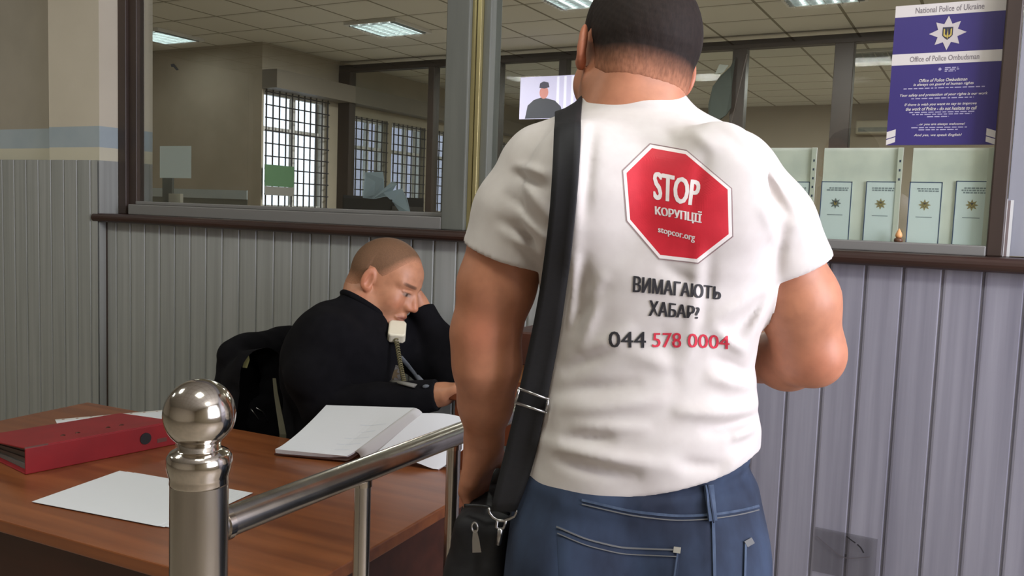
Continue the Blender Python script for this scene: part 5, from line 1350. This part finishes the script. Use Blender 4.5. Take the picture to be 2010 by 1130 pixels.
# ------------------------------------------------------------------ chair with a black jacket over its back
cx0 = np.array([-1.70, 1.99, 0]); 
chr_ = thing('office_chair', 'dark office chair under the seated man in the black sweater', 'chair', tuple(cx0))
mb = MB()
for k in range(5):
    a = 2*math.pi*k/5+.3; mb.tube([(0, 0, .09), (.26*math.cos(a), .26*math.sin(a), .065)], [.022, .014], 8)
build('base', mb, m_black, chr_, smooth=True)
for k in range(5):
    a = 2*math.pi*k/5+.3; build('caster', MB().lathe([(.001, -.012), (.026, -.011), (.028, 0), (.026, .011), (.001, .012)], 14, M=Matrix.Rotation(math.pi/2, 4, 'X'), org=(.26*math.cos(a), .26*math.sin(a), .028)), m_black, chr_, smooth=True)
build('gas_post', MB().tube([(0, 0, .08), (0, 0, .41)], .024, 14), m_steel, chr_, smooth=True)
build('seat', MB().box((-.23, -.23, .40), (.23, .23, .455)), m_black, chr_, bevel=.02)
build('backrest', MB().box((-.28, -.16, .56), (-.235, .16, .90)), m_black, chr_, bevel=.018)
build('back_bracket', MB().tube([(-.2, 0, .41), (-.262, 0, .42), (-.268, 0, .62)], .016, 8), m_black, chr_, smooth=True)
# jacket
jo = np.array([cx0[0]-.258, cx0[1], 0.0])
jk = thing('jacket', 'black jacket draped over the chair back behind the seated man', 'jacket', tuple(jo))
fj2 = Field((-.16, -.36, .42), (.12, .27, 1.06), .005)
X, Y, Z = fj2.all()
def jp(x, y, D): return atD(x, y, D)-jo
fj2.f = rbox(X, Y, Z, (0, .0, .72), .052, .185, .225, .045).astype(np.float32)
fj2.chain([jp(548, 712, 2.50), jp(500, 728, 2.53), jp(466, 752, 2.54)], [.05, .052, .032], .04)
fj2.chain([jp(466, 752, 2.54), jp(462, 800, 2.53), jp(470, 870, 2.51), jp(480, 960, 2.5)], [.034, .04, .052, .05], .04)
fj2.chain([jp(510, 760, 2.52), jp(515, 860, 2.5)], [.06, .07], .05)
fj2.rc(jp(543, 726, 2.56), jp(548, 860, 2.56), .055, .07, .05); fj2.rc((0, -.1, .92), (0, .1, .93), .04, .045, .03)
fj2.f -= (.005*wob(X, Y, Z, 28)+.0022*wob(X, Y, Z, 70, 1.0)).astype(np.float32)
inner = rbox(X, Y, Z, (0, .0, .70), .026, .166, .205, .012); fj2.f = np.maximum(fj2.f, -inner).astype(np.float32)
jm = build('shell', fj2.mesh(2), m_knit, jk, smooth=True)
jbt = BVHTree.FromPolygons([tuple(v.co) for v in jm.data.vertices], [tuple(p.vertices) for p in jm.data.polygons])
def on_j(x, y, lift):
    d_ = unit(ray(x, y)); h = jbt.ray_cast(Vector(CAMP-jo), Vector(d_), 4.0); return (np.array(h[0])-d_*lift) if h[0] is not None else jp(x, y, 2.46)
LB = [(476, 721), (479, 703), (488, 695), (490, 706), (485, 722)]
mb = MB(); Pn = [jp(x, y, 2.50) for x, y in LB]; nn = -unit(ray(482, 710))
mb.add([tuple(p) for p in Pn]+[tuple(p-nn*.004) for p in Pn], [(0, 1, 2, 3, 4), (9, 8, 7, 6, 5)]+[(i, (i+1) % 5, 5+(i+1) % 5, 5+i) for i in range(5)])
build('olive_patch', mb, mat('olive_yellow_cloth', S(148, 146, 96), .8), jk)
mb = MB(); Pn = [jp(x, y, 2.505) for x, y in ((463, 712), (478, 706), (478, 713), (470, 716))]
mb.add([tuple(p) for p in Pn]+[tuple(p-nn*.003) for p in Pn], [(0, 1, 2, 3), (7, 6, 5, 4)]+[(i, (i+1) % 4, 4+(i+1) % 4, 4+i) for i in range(4)])
build('white_tag', mb, m_white, jk)
for k, pth in enumerate((((492, 802), (500, 812), (508, 824)), ((503, 800), (516, 808), (528, 832)))):
    build('zip_teeth', MB().tube([on_j(x, y, .002) for x, y in pth], .002, 6), m_metal, jk, smooth=True)
# olive strap of something slung on the chair
st0 = [(538, 742), (541, 770), (546, 800), (551, 828), (555, 852)]
base = op(552, 845, 2.36)+oO
ws = thing('webbing_strap', 'narrow olive webbing strap hanging between the black jacket and the seated man', 'strap', tuple(base))
mb = MB(); cD = np.linspace(2.39, 2.35, 5); A = [atD(x-3-k*.8, y, cD[k])-base for k, (x, y) in enumerate(st0)]; B = [atD(x+3+k*.9, y, cD[k]-.004)-base for k, (x, y) in enumerate(st0)]
A.append(A[-1]+np.array([.0, 0, -.25])); B.append(B[-1]+np.array([0, 0, -.25]))
mb.add([tuple(p) for p in A]+[tuple(p) for p in B], [(k, k+1, 7+k, 6+k) for k in range(5)])
o = build('webbing', mb, mat('olive_webbing', S(84, 82, 64), .8), ws); so = o.modifiers.new('thick', 'SOLIDIFY'); so.thickness = .002
# ------------------------------------------------------------------ light
def area(name, loc, target, sx, sy, power, color, spread=180):
    l = bpy.data.lights.new(name, 'AREA'); l.shape = 'RECTANGLE'; l.size = sx; l.size_y = sy; l.energy = power; l.color = color; l.spread = math.radians(spread)
    o = bpy.data.objects.new(name, l); COL.objects.link(o); o.location = loc
    o.rotation_euler = (Vector(target)-Vector(loc)).to_track_quat('-Z', 'Y').to_euler(); return o
# daylight through the window in the right wall
area('window_daylight', (XR+.02, (wy0+wy1)/2, (wz0+wz1)/2), (XR-1, (wy0+wy1)/2, (wz0+wz1)/2-.15), (wz1-wz0)*.95, (wy1-wy0)*.95, 138, (.88, .87, 1.0))
# ceiling lamps of the lobby, behind and beside the camera
for k, (x, y) in enumerate(((-2.9, .35), (-.4, .35), (-5.3, .35), (1.4, .35))):
    ceiling_light('ceiling_light', ['lobby ceiling light to the left of the camera', 'lobby ceiling light behind the camera', 'lobby ceiling light furthest along to the left', 'lobby ceiling light nearest the daylight window'][k], x, y, group='lobby ceiling lights')
    area('lamp_light', (x, y, ZC-.06), (x, y, 0), .5, .5, 17, (.98, 1.0, .92))
# office lamps at their fixtures
for k, (x, y) in enumerate(lamps[:4]): area('lamp_light', (x, y, ZC-.06), (x, y, 0), .5, .5, (60, 3, 80, 80)[k], (1, .98, .92))
for x in (-4.2, -1.6, .4): area('lamp_light', (x, 11.0, ZC-.06), (x, 11.0, 0), .5, .5, 70, (1, .97, .9))  # added lights without fixtures, brightening the room behind the rear partition
# overcast sky outside
wd = bpy.data.worlds.new('sky'); SC.world = wd; wd.use_nodes = True
bgn = wd.node_tree.nodes['Background']; bgn.inputs[0].default_value = (.80, .86, 1.0, 1); bgn.inputs[1].default_value = 2.4

cam = bpy.data.cameras.new('camera'); co = bpy.data.objects.new('camera', cam); COL.objects.link(co); SC.camera = co
cam.sensor_width = 36; cam.lens = F/2010*36; cam.clip_start = .05
co.matrix_world = Matrix(((CR[0], CU[0], -CW[0], CAMP[0]), (CR[1], CU[1], -CW[1], CAMP[1]), (CR[2], CU[2], -CW[2], CAMP[2]), (0, 0, 0, 1)))
vs = SC.view_settings; vs.view_transform = 'Standard'; vs.look = 'None'; vs.exposure = 0.0; vs.gamma = 1.0; vs.use_curve_mapping = False
SC.cycles.use_denoising = True
SC.cycles.max_bounces = 8; SC.cycles.transparent_max_bounces = 16
